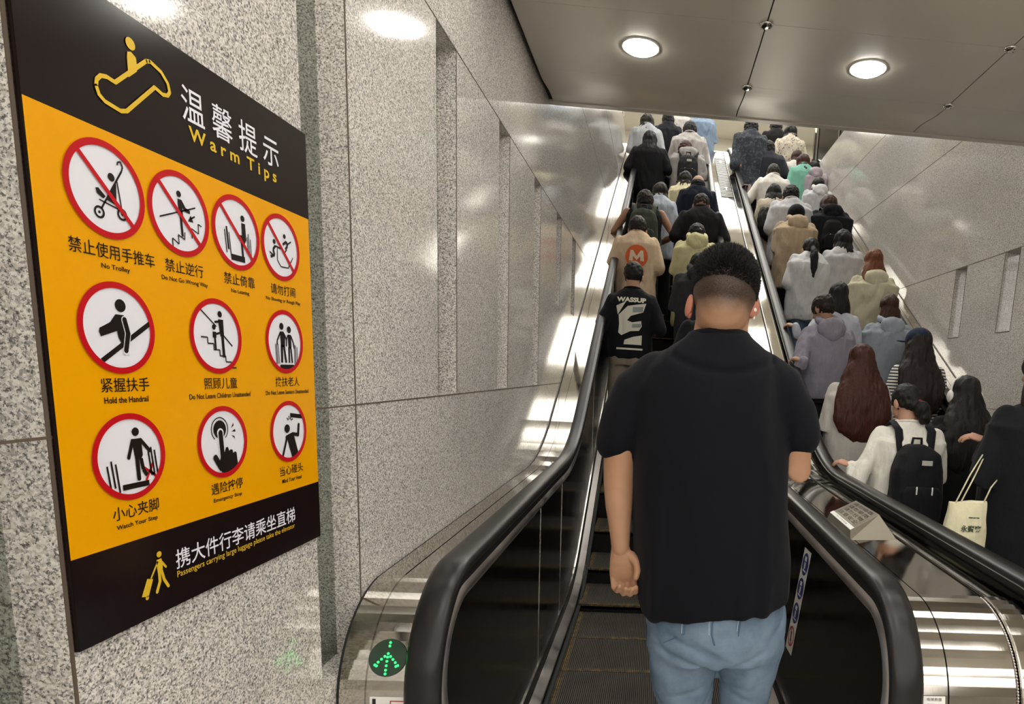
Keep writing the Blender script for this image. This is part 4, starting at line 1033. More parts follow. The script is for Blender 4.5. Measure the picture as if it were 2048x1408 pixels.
P_ = person('person in a charcoal hooded jacket, half hidden behind the large man', 1402, 476, 1.72, hair=('short', 'black'), top=('hoodie', '#35363a'), hem=.8, sleeve='long', loose=1.05, hood='#34353a', low='#17171a', X=None, turn=-6)
P_ = person('person in a black t-shirt hidden behind the large man, forearm showing', 1432, 545, 1.70, hair=('short', 'black'), top=('tee', '#131419'), arms=('out', 'phone'), Y=4.84, low='#17171a')
A = person('person in a beige t-shirt with a round orange emblem on the back', 1277, 408, 1.74, w=1.1, hair=('short', 'dark'), top=('tee', '#dcc3a6'), hem=.72, sleeve='half', loose=1.08, low='#131318', nod=10)
og = plain('print_orange', '#e0642a', .7); cr = plain('print_cream', '#efdcc2', .7)
project(A, 'round_emblem', shape([(.115 * math.cos(2 * PI * k / 40), .115 * math.sin(2 * PI * k / 40)) for k in range(40)]), .01, 1.20 * A['s'], og, .005)
project(A, 'emblem_letter', shape([(x * 1.3, y * 1.3) for x, y in [(-.06, -.035), (-.03, -.035), (-.028, .0), (0, -.03), (.028, .0), (.03, -.035), (.06, -.035), (.05, .045), (.03, .045), (0, .0), (-.03, .045), (-.05, .045)]]), .01, 1.20 * A['s'], cr, .007)
me = fit_text('モネル', .09, .022, .001); project(A, 'small_lettering', subdivided(me, .01), .06, 1.06 * A['s'], og, .006)
A = person('person in a pale yellow hooded coat with a pink-and-white hair clip', 1397, 420, 1.66, hair=('short', 'black'), top=('coat', '#d2cb9f'), hem=.55, sleeve='long', loose=1.08, hood='#ddd6a8', nod=16, low='#1a1a1e', X=None)
g = G(); g.tube([A['Hd'](.0, -.085, .075), A['Hd'](.03, -.10, .03)], .011, 8, .6); put('hair_clip', g, plain('clip_pink', '#e0899a', .4), A['root'], True)
A = person('person in a black sleeveless top wearing an olive backpack, elbows out', 1292, 357, 1.72, w=1.12, hair=('short', 'dark'), skin='m', top=('vest', '#17181a'), sleeve='none', arms=('wide', 'wide'), low='#1a1a1c', nod=12)
backpack(A, 'flat olive green backpack on the person with bare arms', '#3c4238', w=.15, h=.46, top=1.38, d=.09)
A = person('broad person in a black t-shirt right of the olive backpack', 1406, 362, 1.76, w=1.2, hair=('crop', 'dark'), skin='m', top=('tee', '#1d1b1f'), sleeve='half', arms=('out', 'out'), nod=18, low='#131316')
person('person in a light blue shirt with dark curly hair behind the olive backpack', 1322, 343, 1.66, hair=('bob', 'dark'), top=('shirt', '#b9c3cf'), sleeve='long', hem=.72, low='#17171a')
person('balding person in a navy shirt with both arms forward', 1399, 325, 1.72, w=1.12, hair=('bald', 'black'), skin='m', top=('tee', '#161b2b'), sleeve='half', low='#17171a', nod=20)
person('person with chin-length black hair in cream, left of the balding person', 1372, 323, 1.62, hair=('bob', 'black'), top=('jacket', '#e3d9b4'), sleeve='long', hem=.7, low='#222226')
A = person('person in a grey hooded jacket turning left under a black backpack', 1379, 262, 1.70, w=1.15, hair=('short', 'brown'), top=('hoodie', '#9b9794'), hood='#a29e9b', sleeve='long', loose=1.1, low='#2a2a2e', turn=35, nod=20)
backpack(A, 'black backpack over the grey hooded jacket near the top of the left escalator', '#19191b', w=.13, h=.42, top=1.36, d=.12, tagcol='#b9b9b0')
person('person in a plain black t-shirt, highest whole figure on the left escalator', 1301, 246, 1.76, w=1.2, hair=('bob', 'black'), skin='m', top=('tee', '#101014'), sleeve='half', arms=('out', 'out'), low='#131316', nod=8, loose=1.05)
person('person in a yellow top just ahead of the highest plain black t-shirt', 1300, 262, 1.60, Y=10.44, hair=('bob', 'black'), top=('tee', '#e2c378'), sleeve='half', low='#222226', w=1.1)
person('person in a loose pale grey shirt near the top landing, left side', 1296, 208, 1.7, Y=10.85, X=None, hair=('bob', 'dark'), top=('shirt', '#aeb0b5'), sleeve='half', low='#d8d4cc', w=1.02, hem=.6)
person('person in dark clothes near the top of the left escalator, left lane', 1338, 205, 1.7, Y=11.25, hair=('short', 'black'), top=('shirt', '#1c1d24'), sleeve='long', low='#16161a')
person('person in a pale jacket near the top of the left escalator, right lane', 1382, 222, 1.7, Y=10.45, hair=('short', 'black'), top=('jacket', '#b5afac'), sleeve='long', low='#2a2a30', w=1.1)
person('person in light blue denim at the head of the left escalator', 1408, 196, 1.7, Y=12.0, hair=('mid', 'dark'), top=('jacket', '#8497ad'), sleeve='long', low='#4f6f8f')
person('person in a white top walking off the left escalator', 1360, 190, 1.7, Y=12.6, hair=('bob', 'dark'), top=('shirt', '#c9c4be'), sleeve='long', low='#3b3f4a')

# ---- people on the right escalator, nearest first
A = person('person in a long black coat with earrings at the right picture edge', 2108, 682, 1.68, Y=2.95, w=1.12, hair=('bob', 'dark'), top=('coat', '#14161a'), sleeve='long', hem=.62, loose=1.08, low='#0f1013', arms=(tuple(at_y(1975, 882, 3.02)), 'phone'), nod=4, turn=18)
g = G()
for sd in (-1, 1): g.ball(A['Hd'](sd * .083, .0, -.045), .006, nu=10, nv=6)
put('earrings', g, M['white'], A['root'], True)
A2 = person('person with long black hair in dark clothes wearing white headphones', 1941, 746, 1.64, Y=4.02, hair=('long', 'black'), hw=1.2, top=('coat', '#121214'), sleeve='long', hem=.6, loose=1.12, low='#101012', arms=('phone', 'phone'), nod=10, w=1.08)
Hd, hs = A2['Hd'], A2['hs']
t = thing('headphones', Hd(0, 0, .11), 'white over-ear headphones on the long black hair at right', 'headphones')
g = G(); g.tube([Hd(.100 * math.cos(a), -.0, .03 + .098 * math.sin(a)) for a in [PI * (-.02 + 1.04 * k / 18) for k in range(19)]], .0085, 10); put('headband', g, M['white'], t, True)
for sd in (-1, 1):
    g = G(); g.ball(Hd(sd * .108, -.004, -.02), (.019, .036, .042), A2['RH']); put('ear_cup', g, M['white'], t, True)
# tote bag
m = cloth('tote', '#ded8b6', bump=.35); c0 = at_y(1935, 1035, 2.70)
t = thing('tote_bag', (c0.x, c0.y, c0.z - .15), 'cream cotton tote bag with dark lettering hanging beside the black coat', 'bag')
ct = [at_y(*q, 2.70) for q in ((1898, 1003), (1975, 1002), (1962, 1150), (1870, 1120))]
g = G(); n = 14
R = []
for i in range(n + 1):
    v = i / n; l, r = ct[0].lerp(ct[3], v), ct[1].lerp(ct[2], v); th = .012 + .045 * math.sin(PI * min(1, v * .9 + .05))
    row = [];
    for k in range(20):
        a = 2 * PI * k / 20; cc = (l + r) / 2; rx = (r - l).length / 2; row.append((cc.x + rx * math.cos(a), cc.y + th * math.sin(a), (l.z + (r.z - l.z) * (.5 + .5 * math.cos(a)))))
    R.append(row)
g.rings(R); me = skin_over(g, .006, 1); disp(me, lambda c: .006 * nz(c, 20, 12)); put('bag_body', me, m, t, True)
for a, b, c_ in (((1912, 1004), (1940, 950), (1968, 905)), ((1922, 1004), (1948, 955), (1969, 912)), ((1968, 1004), (1982, 975), (1996, 958))):
    g = G(); g.tube([at_y(*a, 2.69), at_y(*b, 2.68), at_y(*c_, 2.92)], .0065, 8, .5); put('handle', g, m, t, True)
gi = plain('tote_ink', '#3d4a38', .7)
for body, px_, py_, w_, h_ in (('永寶齋', 1942, 1058, .095, .032), ('SINCE', 1948, 1036, .05, .006)):
    pc = at_y(px_, py_, 2.642); g = G(); me = fit_text(body, w_, h_, .001); into(g, me, lambda c: (pc.x + c.x, pc.y, pc.z + c.y)); put('bag_lettering', g, gi, t)
RL = XR - .575
A = person('person with black ponytail, red hair tie and white shirt, hand on the handrail', 1828, 757, 1.59, Y=3.62, hair=('puff', 'black'), top=('shirt', '#e6e3d8'), sleeve='long', hem=.82, loose=1.12, low='#20242c', arms=(rail_pt(RL, 3.64), 'phone'), nod=14, turn=22, w=1.08)
g = G(); g.tube([A['Hd'](.015 + .022 * math.cos(a), -.112, -.03 + .022 * math.sin(a)) for a in [2 * PI * k / 12 for k in range(13)]], .007, 8); put('hair_tie', g, plain('red_tie', '#b32128', .6), A['root'], True)
backpack(A, 'large black backpack with a pale patch on the white shirt of the ponytail wearer', '#131418', w=.155, h=.5, top=1.33, d=.17, tagcol='#cfc6cf')
A = person('person with very long red-brown hair in a light grey sweater', 1728, 682, 1.66, hair=('long', 'redbrown'), hw=1.22, top=('sweater', '#c3bfb7'), sleeve='long', hem=.62, loose=1.15, low='#26262b', nod=6, w=1.05)
A = person('person in a striped top with a navy cap over long dark hair', 1845, 652, 1.66, hair=('long', 'dark'), top=('tee', '#e4dfd8'), sleeve='long', hem=.7, low='#222228', nod=4, turn=25, pat=('stripe', '#2c2c36'), w=1.06, loose=1.08)
def cap(A, col, brim=True):
    m = cloth('cap_' + col, col, bump=.15); g = G(); Hd, hs, RH = A['Hd'], A['hs'], A['RH']
    g.ball(Hd(0, -.006, .045), (.094 * hs, .112 * hs, .092 * hs), RH); me = skin_over(g, .008, 2)
    o = put('cap', me, m, A['root'], True)
    g = G(); g.ball(Hd(0, .135, .04), (.07 * hs, .065 * hs, .008 * hs), RH @ Matrix.Rotation(.15, 3, 'X')); put('brim', g, m, o, True)
cap(A, '#1f2b42')
A = person('person in a lilac-grey hooded jacket looking down left, hand on the middle handrail', 1664, 576, 1.74, hair=('short', 'dark'), skin='m', top=('hoodie', '#8e8a97'), sleeve='long', hem=.84, loose=1.1, hood='#8d8996', low='#2b2c31', arms=((RL + .055, 4.93, rail_pt(RL, 4.97)[2] + .01), 'phone'), nod=22, turn=35, w=1.02)
A = person('person reaching a pale sleeve to the handrail behind the lilac-grey jacket', 1682, 557, 1.64, hair=('bob', 'black'), top=('shirt', '#c9ccd8'), sleeve='long', low='#4f6f8f', arms=(rail_pt(RL, 5.52), 'phone'), nod=8)
A = person('person with a dark brown bob in a pale blue-grey jacket', 1784, 583, 1.62, hair=('bob', 'brown'), top=('jacket', '#98a0ab'), sleeve='long', hem=.62, loose=1.15, low='#3a3f4a', nod=8, collar=True, hood='#a3acb8', w=1.08)
A = person('person with long auburn hair in a cream hooded coat near the right wall', 1752, 493, 1.66, hair=('mid', 'auburn'), top=('jacket', '#cfc9ae'), sleeve='long', hem=.58, loose=1.2, hood='#d8d3b8', low='#2c2c30', nod=6, w=1.12)
A = person('person with a black ponytail in a white blouse and blue jeans', 1627, 452, 1.66, hair=('pony', 'black'), top=('shirt', '#dadadd'), sleeve='half', hem=.72, loose=1.22, low='#3b5470', nod=10, w=1.06, arms=('phone', 'phone'))
A = person('person with short black hair in a pale grey shirt, right of the white blouse', 1692, 437, 1.68, hair=('bob', 'black'), top=('shirt', '#cdccd0'), sleeve='half', hem=.74, loose=1.1, low='#2b2c31', nod=8)
A = person('person in a beige hooded jacket with a black cap, bag strap on the shoulder', 1597, 389, 1.72, hair=('crop', 'black'), skin='m', top=('jacket', '#c0ab90'), sleeve='long', hem=.66, loose=1.14, hood='#c3ae93', low='#1b1b20', nod=10, w=1.05)
cap(A, '#17181c')
A = person('person in a black padded coat with a brown bob, black bag on the back', 1666, 369, 1.66, hair=('bob', 'brown'), top=('coat', '#15171d'), sleeve='long', hem=.66, loose=1.2, hood='#14161c', low='#17171a', turn=20, w=1.08)
backpack(A, 'slim black backpack against the black padded coat', '#101116', w=.12, h=.38, top=1.30, d=.10)
A = person('person in a loose white t-shirt with short black hair, right lane centre', 1587, 347, 1.74, hair=('short', 'black'), skin='m', top=('tee', '#cbc9ce'), sleeve='half', hem=.7, loose=1.2, low='#26262b', w=1.1)
A = person('person in a white hooded jacket with black hair close to the right wall', 1641, 337, 1.62, hair=('mid', 'black'), top=('hoodie', '#c6c6cb'), hood='#e4e4e4', sleeve='long', hem=.66, loose=1.15, low='#2b2c31')
A = person('person with long black hair in a light beige top, beside the middle handrail', 1552, 348, 1.62, hair=('long', 'black'), top=('sweater', '#c9beab'), sleeve='long', hem=.66, low='#3a352f')
A = person('person with cropped hair in a white t-shirt reaching out to the handrail', 1551, 307, 1.72, hair=('crop', 'greyish'), skin='x', top=('tee', '#e2ddd6'), sleeve='half', hem=.74, loose=1.1, low='#5a5347', arms=(rail_pt(RL, 9.4), 'phone'), w=1.08)
A = person('person in a lilac jacket with straight black hair, upper right', 1632, 305, 1.62, hair=('mid', 'black'), top=('hoodie', '#b7aab4'), hood='#b9acb6', sleeve='long', hem=.7, loose=1.1, low='#3a3640')
A = person('person in a mint green t-shirt with reddish brown hair', 1611, 290, 1.62, hair=('bob', 'brown'), top=('tee', '#86c4b0'), sleeve='half', hem=.74, low='#2b2c31', Y=10.04)
A = person('person with brown hair in a white top ahead of the mint t-shirt', 1598, 283, 1.60, hair=('mid', 'brown'), top=('tee', '#ddd9d0'), sleeve='half', low='#2b2c31', Y=10.44)
A = person('broad person in a dark grey t-shirt with short black hair near the top right', 1541, 264, 1.74, w=1.16, hair=('short', 'black'), skin='m', top=('tee', '#2f3038'), sleeve='half', hem=.74, loose=1.12, low='#1b1b20', arms=('out', 'out'))
A = person('person in a dark patterned shirt at the top of the right escalator', 1506, 215, 1.7, Y=10.44, hair=('short', 'black'), skin='m', top=('shirt', '#3a3d44'), pat=('print', '#565a64'), sleeve='half', hem=.68, loose=1.1, low='#1d1d22', arms=(rail_pt(RL, 10.35), 'phone'))
A = person('person in a white dress with small flowers at the top of the right escalator', 1585, 230, 1.65, Y=10.84, hair=('mid', 'black'), top=('shirt', '#cfc5b4'), pat=('floral', '#6d5a48'), sleeve='half', hem=.55, low='#222226')
A = person('person in plain black at the very head of the right escalator', 1556, 218, 1.7, Y=11.24, hair=('short', 'black'), top=('tee', '#1d1a1c'), sleeve='half', low='#1b1b20')
# ================================================================ the large man in the foreground
YM = 1.66
def mpt(px, py, dy=0): return at_y(px, py, YM + dy)
mroot = thing('person', (mpt(1435, 900).x, YM, 0), 'large man in a plain black t-shirt and light blue jeans in the foreground', 'person')
MHC = mpt(1450, 592, -.0); nodm = math.radians(-22); RM = Matrix.Rotation(math.radians(-14), 3, 'Z') @ Matrix.Rotation(nodm, 3, 'X') @ Matrix.Rotation(math.radians(0), 3, 'Y')
def MH(x, y, z): return MHC + RM @ Vector((x, y, z))
g = G()
g.ball(MH(0, -.008, .012), (.083, .100, .100), RM, 32, 22); g.ball(MH(0, .035, -.05), (.066, .062, .07), RM, 24, 16); g.ball(MH(0, .02, -.02), (.073, .075, .07), RM, 24, 16)
g.tube([MH(0, .088, .01), MH(0, .112, -.028)], [.010, .015], 10); g.ball(MH(0, .092, -.066), (.024, .010, .010), RM, 12, 8)
nl, nr = mpt(1392, 645), mpt(1499, 645)
g.tube([mpt(1440, 720, .01), mpt(1441, 675, .0), mpt(1444, 640, -.0), MH(0, -.02, -.055)], [.088, .074, .069, .068], 24)
# shoulders and arms
aL = [mpt(1268, 800), mpt(1240, 900, -.01), mpt(1238, 960, -.01), mpt(1238, 1010, -.02), mpt(1240, 1060, -.03), mpt(1241, 1098, -.035)]
g.tube(aL, [.046, .044, .042, .037, .029, .0245], 22)
eR = mpt(1598, 942, -.03); g.tube([mpt(1570, 805), mpt(1595, 880, -.02), eR, eR + Vector((-.035, .10, .045)), eR + Vector((-.10, .24, .09))], [.046, .042, .037, .036, .026], 22)
zc = lambda py: mpt(1430, py).z; mx = mpt(1428, 900).x
g.loft([(zc(1240), mx, YM, .15, .105), (zc(1100), mx, YM, .155, .105), (zc(900), mx, YM, .19, .12), (zc(790), mx, YM, .18, .10), (zc(735), mx, YM, .13, .085), (zc(690), mx, YM, .085, .08)], 28)
hipz = zc(1290)
lx = [mpt(1362, 1320).x, mpt(1498, 1320).x]
for x in lx: g.tube([(x, YM, hipz + .02), (x, YM + .02, .50), (x, YM, .10)], [.07, .05, .04], 16)
me = skin_over(g, .006, 5)
g2 = G()
# left hand, palm turned back, fingers curling towards the viewer
W = mpt(1241, 1100, -.035); sc_ = 1.0
D = lambda px, py, dy: mpt(px, py, dy - .035)
g2.rings([[tuple(D(cx, cy, dy) + Vector((rx * math.cos(2 * PI * k / 20), -ry * math.sin(2 * PI * k / 20), 0))) for k in range(20)][::-1] for cx, cy, dy, rx, ry in ((1241, 1090, 0, .0245, .020), (1242, 1106, 0, .028, .019), (1246, 1124, .0, .036, .018), (1248, 1142, .004, .040, .016), (1248, 1158, .006, .039, .013), (1248, 1164, .006, .034, .009))])
for px0, tipx, L, r in ((1226, 1238, 24, .0082), (1240, 1250, 29, .0088), (1254, 1262, 30, .0090), (1267, 1271, 26, .0086)):
    g2.tube([D(px0, 1152, .006), D(px0 + 2, 1152 + L, -.004), D((px0 + tipx) / 2 + 2, 1154 + L * 1.15, -.026), D(tipx + 1, 1150 + L * .95, -.042)], [r * 1.05, r, r * .95, r * .78], 12)
g2.tube([D(1262, 1112, -.004), D(1273, 1126, -.016), D(1275, 1142, -.026), D(1272, 1155, -.034)], [.015, .0125, .010, .0082], 12)
mh = skin_over(g2, .0028, 3)
g3 = G(); hand_geo(g3, eR + Vector((-.10, .24, .09)), (-.6, .7, .2), (0, 0, 1), (1, 0, .2), 1.0, .7)
EARS = []
for sd, px_, py_, rr, tw in ((-1, 1381, 612, (.010, .020, .032), .5), (1, 1503, 612, (.012, .024, .034), -.75)):
    c_ = mpt(px_, py_, .0); Rr = RM @ Matrix.Rotation(tw, 3, 'Z'); n_ = 24
    g4 = G(); g4.tube([c_ + Rr @ Vector((sd * .002 * (1 + math.cos(a)) + sd * .002, rr[1] * .82 * math.cos(a), rr[2] * .86 * math.sin(a))) for a in [2 * PI * k / n_ for k in range(n_ + 1)]], .0034, 8)
    g4.ball(c_ + Rr @ Vector((sd * .002, .001, -.001)), (rr[0] * .95, rr[1] * .90, rr[2] * .97), Rr, 18, 14); g4.ball(c_ + Rr @ Vector((-sd * .001, .0, -.024)), (.006, .010, .011), Rr, 12, 8); EARS.append(g4)
ms = g3.mesh('x'); bm = bmesh.new(); bm.from_mesh(me); bm.from_mesh(mh); bm.from_mesh(ms); bm.to_mesh(me); bm.free(); bpy.data.meshes.remove(mh); bpy.data.meshes.remove(ms)
up_ = RM @ Vector((0, 0, 1))
mbody = put('body', me, skin_mat('skin_of_large_man', '#ab8468', (MHC, (0, 0, 1), None)), mroot, True)
for q in EARS: put('ear', q, skin_mat('ear_skin', '#b07560'), mbody, True)
g = G()
for sd in (-1, 1): g.ball(MH(sd * .032, .085, .01), (.011, .006, .006), RM, 10, 6)
put('eyes', g, plain('eye_dark', '#2a211c', .2), mbody, True)
# hair: short strands, longer on the crown, fading out towards the ears and neck
hr = random.Random(3); g = G()
hmat = hair_mat('cropped_black_hair', '#0b0a0a', '#1b1817')
cnt = 0
while cnt < 22000:
    zz = hr.uniform(-.15, 1); a = hr.uniform(0, 2 * PI); q = math.sqrt(max(0, 1 - zz * zz)); n = Vector((q * math.cos(a), q * math.sin(a), zz))
    if n.y > .72 and zz < .45: continue
    back = max(0, -n.y)
    wz = ((RM @ Vector((n.x * .083, n.y * .100, n.z * .100))).z) + .012 + (.02 if n.y > 0 else 0); t = (wz + .012) / .075; t = max(0, min(1, t)) * max(.15, min(1, .25 + 1.3 * max(0, zz)))
    if wz < -.055 or (n.y > .3 and wz < -.0): continue
    if t <= .1 and hr.random() > .15 + (wz + .055) * 11: continue
    Ln = (.0022 + .0018 * max(0, min(1, (wz + .05) * 16)) + t * .018) * hr.uniform(.7, 1.15)
    p = MH(0, -.008, .012) + RM @ Vector((n.x * .083, n.y * .100, n.z * .100)) * .995
    d = (RM @ Vector((n.x, n.y * .6 + .35 * t, n.z * .8 + .25))).normalized() + Vector((hr.gauss(0, .25), hr.gauss(0, .25), hr.gauss(0, .25))) * (.4 + .6 * t) * .8
    d.normalize(); sd_ = d.cross(Vector((hr.uniform(-1, 1), hr.uniform(-1, 1), hr.uniform(-1, 1)))).normalized() * (.0005 + .0008 * t)
    s2 = d.cross(sd_).normalized() * sd_.length; o = len(g.v)
    md = p + d * Ln * .55 + Vector((0, 0, -.0008)); g.v += [tuple(p - sd_), tuple(p + sd_), tuple(p + s2), tuple(md - sd_ * .8), tuple(md + sd_ * .8), tuple(md + s2 * .8), tuple(p + d * Ln)]
    g.f += [(o, o + 1, o + 4, o + 3), (o + 1, o + 2, o + 5, o + 4), (o + 2, o, o + 3, o + 5), (o + 3, o + 4, o + 6), (o + 4, o + 5, o + 6), (o + 5, o + 3, o + 6)]; g.mi += [0] * 6; cnt += 1
mhair = put('hair', g, hmat, mroot)
# earbud at the right ear
g = G(); c_ = mpt(1509, 620, -.01); g.ball(c_, .006, nu=10, nv=8); g.tube([c_, c_ + Vector((0, .0, -.022))], .0028, 8); tag(put('earbud', g, M['white'], None, True), 'small white earbud in the right ear of the large man', 'earphone')
# t-shirt
rows = [(1216, 1287, 1574), (1205, 1282, 1575), (1180, 1275, 1576), (1120, 1270, 1574), (1050, 1266, 1572), (980, 1264, 1573), (910, 1262, 1576), (850, 1262, 1572), (805, 1262, 1568), (770, 1266, 1566), (735, 1286, 1556), (712, 1312, 1540), (692, 1345, 1518), (680, 1368, 1503), (671, 1378, 1496)]
dep = [.135, .137, .14, .142, .143, .143, .142, .138, .133, .125, .112, .10, .09, .083, .080]
g = G(); R = []
for (py, a, b), dp in zip(rows, dep):
    L, Rr_ = mpt(a, py + (8 if py > 1200 else 0)), mpt(b, py - (22 if py > 1200 else 0)); row = []
    for k in range(40):
        an = 2 * PI * k / 40; c, q = math.cos(an), math.sin(an); c = math.copysign(abs(c) ** .85, c); q = math.copysign(abs(q) ** .85, q)
        m_ = (L + Rr_) / 2; row.append((m_.x + (Rr_.x - L.x) / 2 * c, YM + dp * q, m_.z + (Rr_.z - L.z) / 2 * c))
    R.append(row)
g.rings(R)
g.tube([mpt(1318, 752, .0), mpt(1278, 785, .0), mpt(1250, 840, -.005), mpt(1234, 884, -.01)], [.062, .068, .064, .057], 26)
g.tube([mpt(1520, 745, 0), mpt(1556, 775, 0), mpt(1582, 830, -.01), mpt(1596, 872, -.015)], [.060, .066, .062, .055], 26)
me = skin_over(g, .006, 14)
ax = mpt(1428, 900).x
def foldm(c):
    x, y, z = c; u = x - ax
    v = .009 * nz(c, 5, 2.0, 3) + .0045 * nz(c, 13, 5, 1) + .005 * (1 - abs(nz(c, 7, 2.5, 9)) * 3)
    if y < YM:    # soft folds that hang from the shoulders
        v += .011 * math.exp(-((u - .135 - .05 * (1.2 - z)) / .018) ** 2) * max(0, min(1, (1.38 - z) * 3)) + .008 * math.exp(-((u - .085 - .03 * (1.2 - z)) / .02) ** 2) * max(0, min(1, (1.3 - z) * 3))
        v += .008 * math.exp(-((u + .14) / .016) ** 2) * max(0, min(1, (1.34 - z) * 3)) - .006 * math.exp(-((z - 1.545 - u * u * 2.0) / .012) ** 2) * (1 if abs(u) < .14 else 0)
    return v
disp(me, foldm)
mt = NT('black_jersey'); n = mt.noise(mt.P(), 900, 1); n2 = mt.noise(mt.mapv(mt.P(), (9, 9, 4)), 1, 3); mt.bump(mt.add('ShaderNodeMath', {0: n.outputs[0], 1: .02, 2: n2.outputs[0]}, operation='MULTIPLY_ADD').outputs[0], .18, .03)
mt.set(base=lin('#101116'), rough=.9, spec=.12, sheen=.04)
mtop = put('t_shirt', me, mt.m, mroot, True)
g = G(); cl, cr_ = mpt(1377, 677), mpt(1496, 680); cc = (cl + cr_) / 2
g.tube([(cc.x + .079 * math.cos(a), YM + .079 * math.sin(a), cc.z - .012 * math.sin(a) + .004 + (cr_.z - cl.z) / 2 * math.cos(a)) for a in [2 * PI * k / 32 for k in range(33)]], .006, 10, 1.5); put('collar', g, mt.m, mtop, True)
# jeans
g = G(); R = []
for py, a, b, dp in ((1180, 1296, 1566, .125), (1230, 1291, 1570, .132), (1262, 1292, 1570, .135), (1290, 1295, 1567, .13), (1305, 1298, 1560, .122)):
    L, Rr_ = mpt(a, py), mpt(b, py); m_ = (L + Rr_) / 2
    R.append([(m_.x + (Rr_.x - L.x) / 2 * math.cos(2 * PI * k / 36), YM + .005 + dp * math.sin(2 * PI * k / 36), m_.z + (Rr_.z - L.z) / 2 * math.cos(2 * PI * k / 36)) for k in range(36)])
g.rings([r_[::-1] for r_ in R])
for (ax_, bx_), (cx_, dx_), (ex_, fx_) in (((1296, 1432), (1300, 1430), (1314, 1425)), ((1434, 1566), (1438, 1552), (1439, 1537))):
    pts = []; rad = []
    for py, a, b in ((1285, ax_, bx_), (1345, cx_, dx_), (1405, ex_, fx_)):
        L, Rr_ = mpt(a, py), mpt(b, py); pts.append((L + Rr_) / 2 + Vector((0, .005, 0))); rad.append((Rr_ - L).length / 2)
    x = pts[-1].x; pts += [Vector((x, YM + .02, .45)), Vector((x, YM - .005, .07))]; rad += [.078, .075]
    g.tube(pts, rad, 26)
me = skin_over(g, .006, 3)
jx = mpt(1430, 1280).x; jz = mpt(1430, 1290).z
def foldj(c):
    x, y, z = c; v = .006 * nz(c, 9, 7, 2) + .004 * nz(c, 22, 18, 5) - .003 * max(0, 1 - abs(nz(c, 11, 9, 4)) * 6)
    if y < YM:
        u = x - jx; w_ = z - jz
        for (cx_, cz_, sl, L_, amp) in ((-.07, .035, -.45, .09, .006), (-.09, -.005, -.35, .1, .007), (-.03, .03, -.5, .07, .005), (.07, .0, .4, .08, .003), (-.08, -.11, .3, .08, .004), (.05, -.12, -.3, .08, .004)):
            if abs(u - cx_) < L_: v -= 1.5 * amp * math.exp(-((w_ - cz_ - sl * (u - cx_)) / .009) ** 2) * math.cos((u - cx_) / L_ * PI / 2)
    return v
disp(me, foldj)
jt = NT('pale_denim'); p = jt.P(); a = jt.noise(p, 7, 4, .6); b = jt.noise(jt.mapv(p, (1500, 1500, 260)), 1, 1)
c = jt.mix(jt.ramp(a.outputs[0], [(.3, (0, 0, 0)), (.72, (1, 1, 1))]), lin('#52677b'), lin('#8093a5')); c = jt.mix(.3, c, jt.ramp(b.outputs[0], [(.3, (.75, .75, .75)), (.7, (1.15, 1.15, 1.15))]), 'MULTIPLY')
jt.bump(b.outputs[0], .2, .001); jt.set(base=c, rough=.9, spec=.2)
mj = put('jeans', me, jt.m, mroot, True)
bv = BVHTree.FromPolygons([v.co[:] for v in mj.data.vertices], [tuple(q.vertices) for q in mj.data.polygons])
def onj(px, py):
    v = ray(px, py); h = bv.ray_cast(Vector((0, 0, EYE)), v.normalized()); return (h[0] - v.normalized() * .001) if h[0] is not None else mpt(px, py, -.13)
seam = plain('denim_seam', '#4d6985', .9); pale = plain('denim_thread', '#b9cbd9', .9)
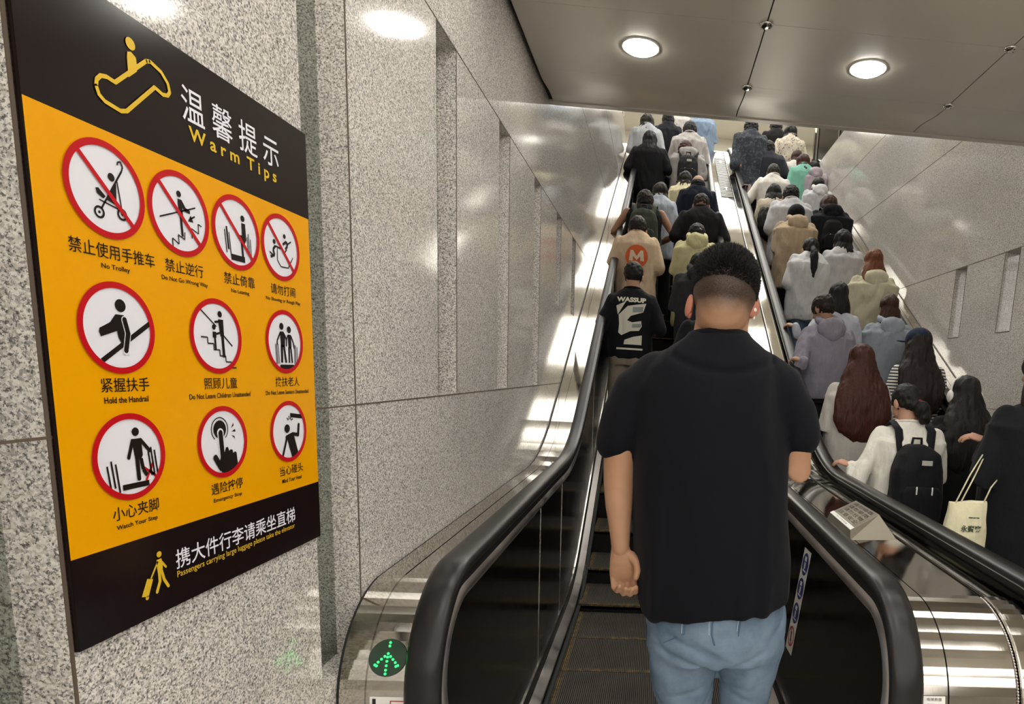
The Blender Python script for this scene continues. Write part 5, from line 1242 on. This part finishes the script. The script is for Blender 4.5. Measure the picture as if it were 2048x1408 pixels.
for pts, mm, r in (([(1430, 1232), (1425, 1250), (1424, 1270), (1429, 1290)], seam, .0022), ([(1421, 1228), (1418, 1250), (1418, 1270)], pale, .0009), ([(1371, 1226), (1370, 1246), (1369, 1268)], seam, .0018), ([(1365, 1226), (1364, 1246), (1363, 1266)], pale, .0009),
        ([(1483, 1222), (1481, 1246), (1477, 1272)], seam, .0018), ([(1478, 1222), (1476, 1246), (1474, 1262)], pale, .0009), ([(1369, 1268), (1345, 1278), (1328, 1285)], seam, .0016)):
    g = G(); q = [onj(*a) for a in pts]; g.tube(q, r, 8); put('seam', g, mm, mj, True)
for x in lx:
    g = G(); g.tube([(x, YM - .06, .055), (x + .0, YM + .06, .05), (x, YM + .17, .04)], [.05, .047, .04], 14); put('shoe', g, plain('shoe_white', '#cfccc6', .5), mroot, True)

# ---- things of the upper hall seen past the ceiling edge
t = thing('ticket_barrier', (.86, 14.2, RISE), 'pale cabinet standing beyond the top of the middle decking', 'cabinet')
g = G(); g.box(.6, 1.12, 14.1, 14.6, RISE, RISE + .95); put('cabinet_body', g, plain('cabinet_beige', '#cfc8b4', .5), t); g = G(); g.box(.55, .62, 14.05, 14.6, RISE, RISE + 1.0); g.box(1.10, 1.17, 14.05, 14.6, RISE, RISE + 1.0); put('side_frame', g, M['white'], t)
for x, lb in ((-.84, 'square stainless post at the end of the left wall by the upper landing'), (2.56, 'square stainless post at the end of the right wall by the upper landing')):
    g = G(); g.box(x - .05, x + .05, 11.42, 11.52, RISE, RISE + 1.3); tag(put('railing_post', g, M['steel']), lb, 'post', 'posts at the upper landing')
for x, lb in ((RX + .1, 'glass railing panel standing on top of the right granite wall'), (WX - .1, 'glass railing panel standing on top of the left granite wall')):
    top = 5.055 if x > 0 else 5.3
    t = thing('glass_railing', (x, 8, top), lb, 'railing', 'glass railings above the side walls'); g = G(); g.box(x - .006, x + .006, 4.2, 11.35, top, top + 1.05); put('glass_pane', g, M['glass_clear'], t)
    g = G(); g.tube([(x, 4.2, top + 1.07), (x, 11.35, top + 1.07)], .025, 12); put('top_rail', g, M['steel'], t, True)
    for k in range(6): g = G(); g.box(x - .02, x + .02, 4.25 + 1.4 * k, 4.29 + 1.4 * k, top, top + 1.05); put('upright', g, M['steel'], t)
print('PEOPLE'); [print(q) for q in PEOPLE]
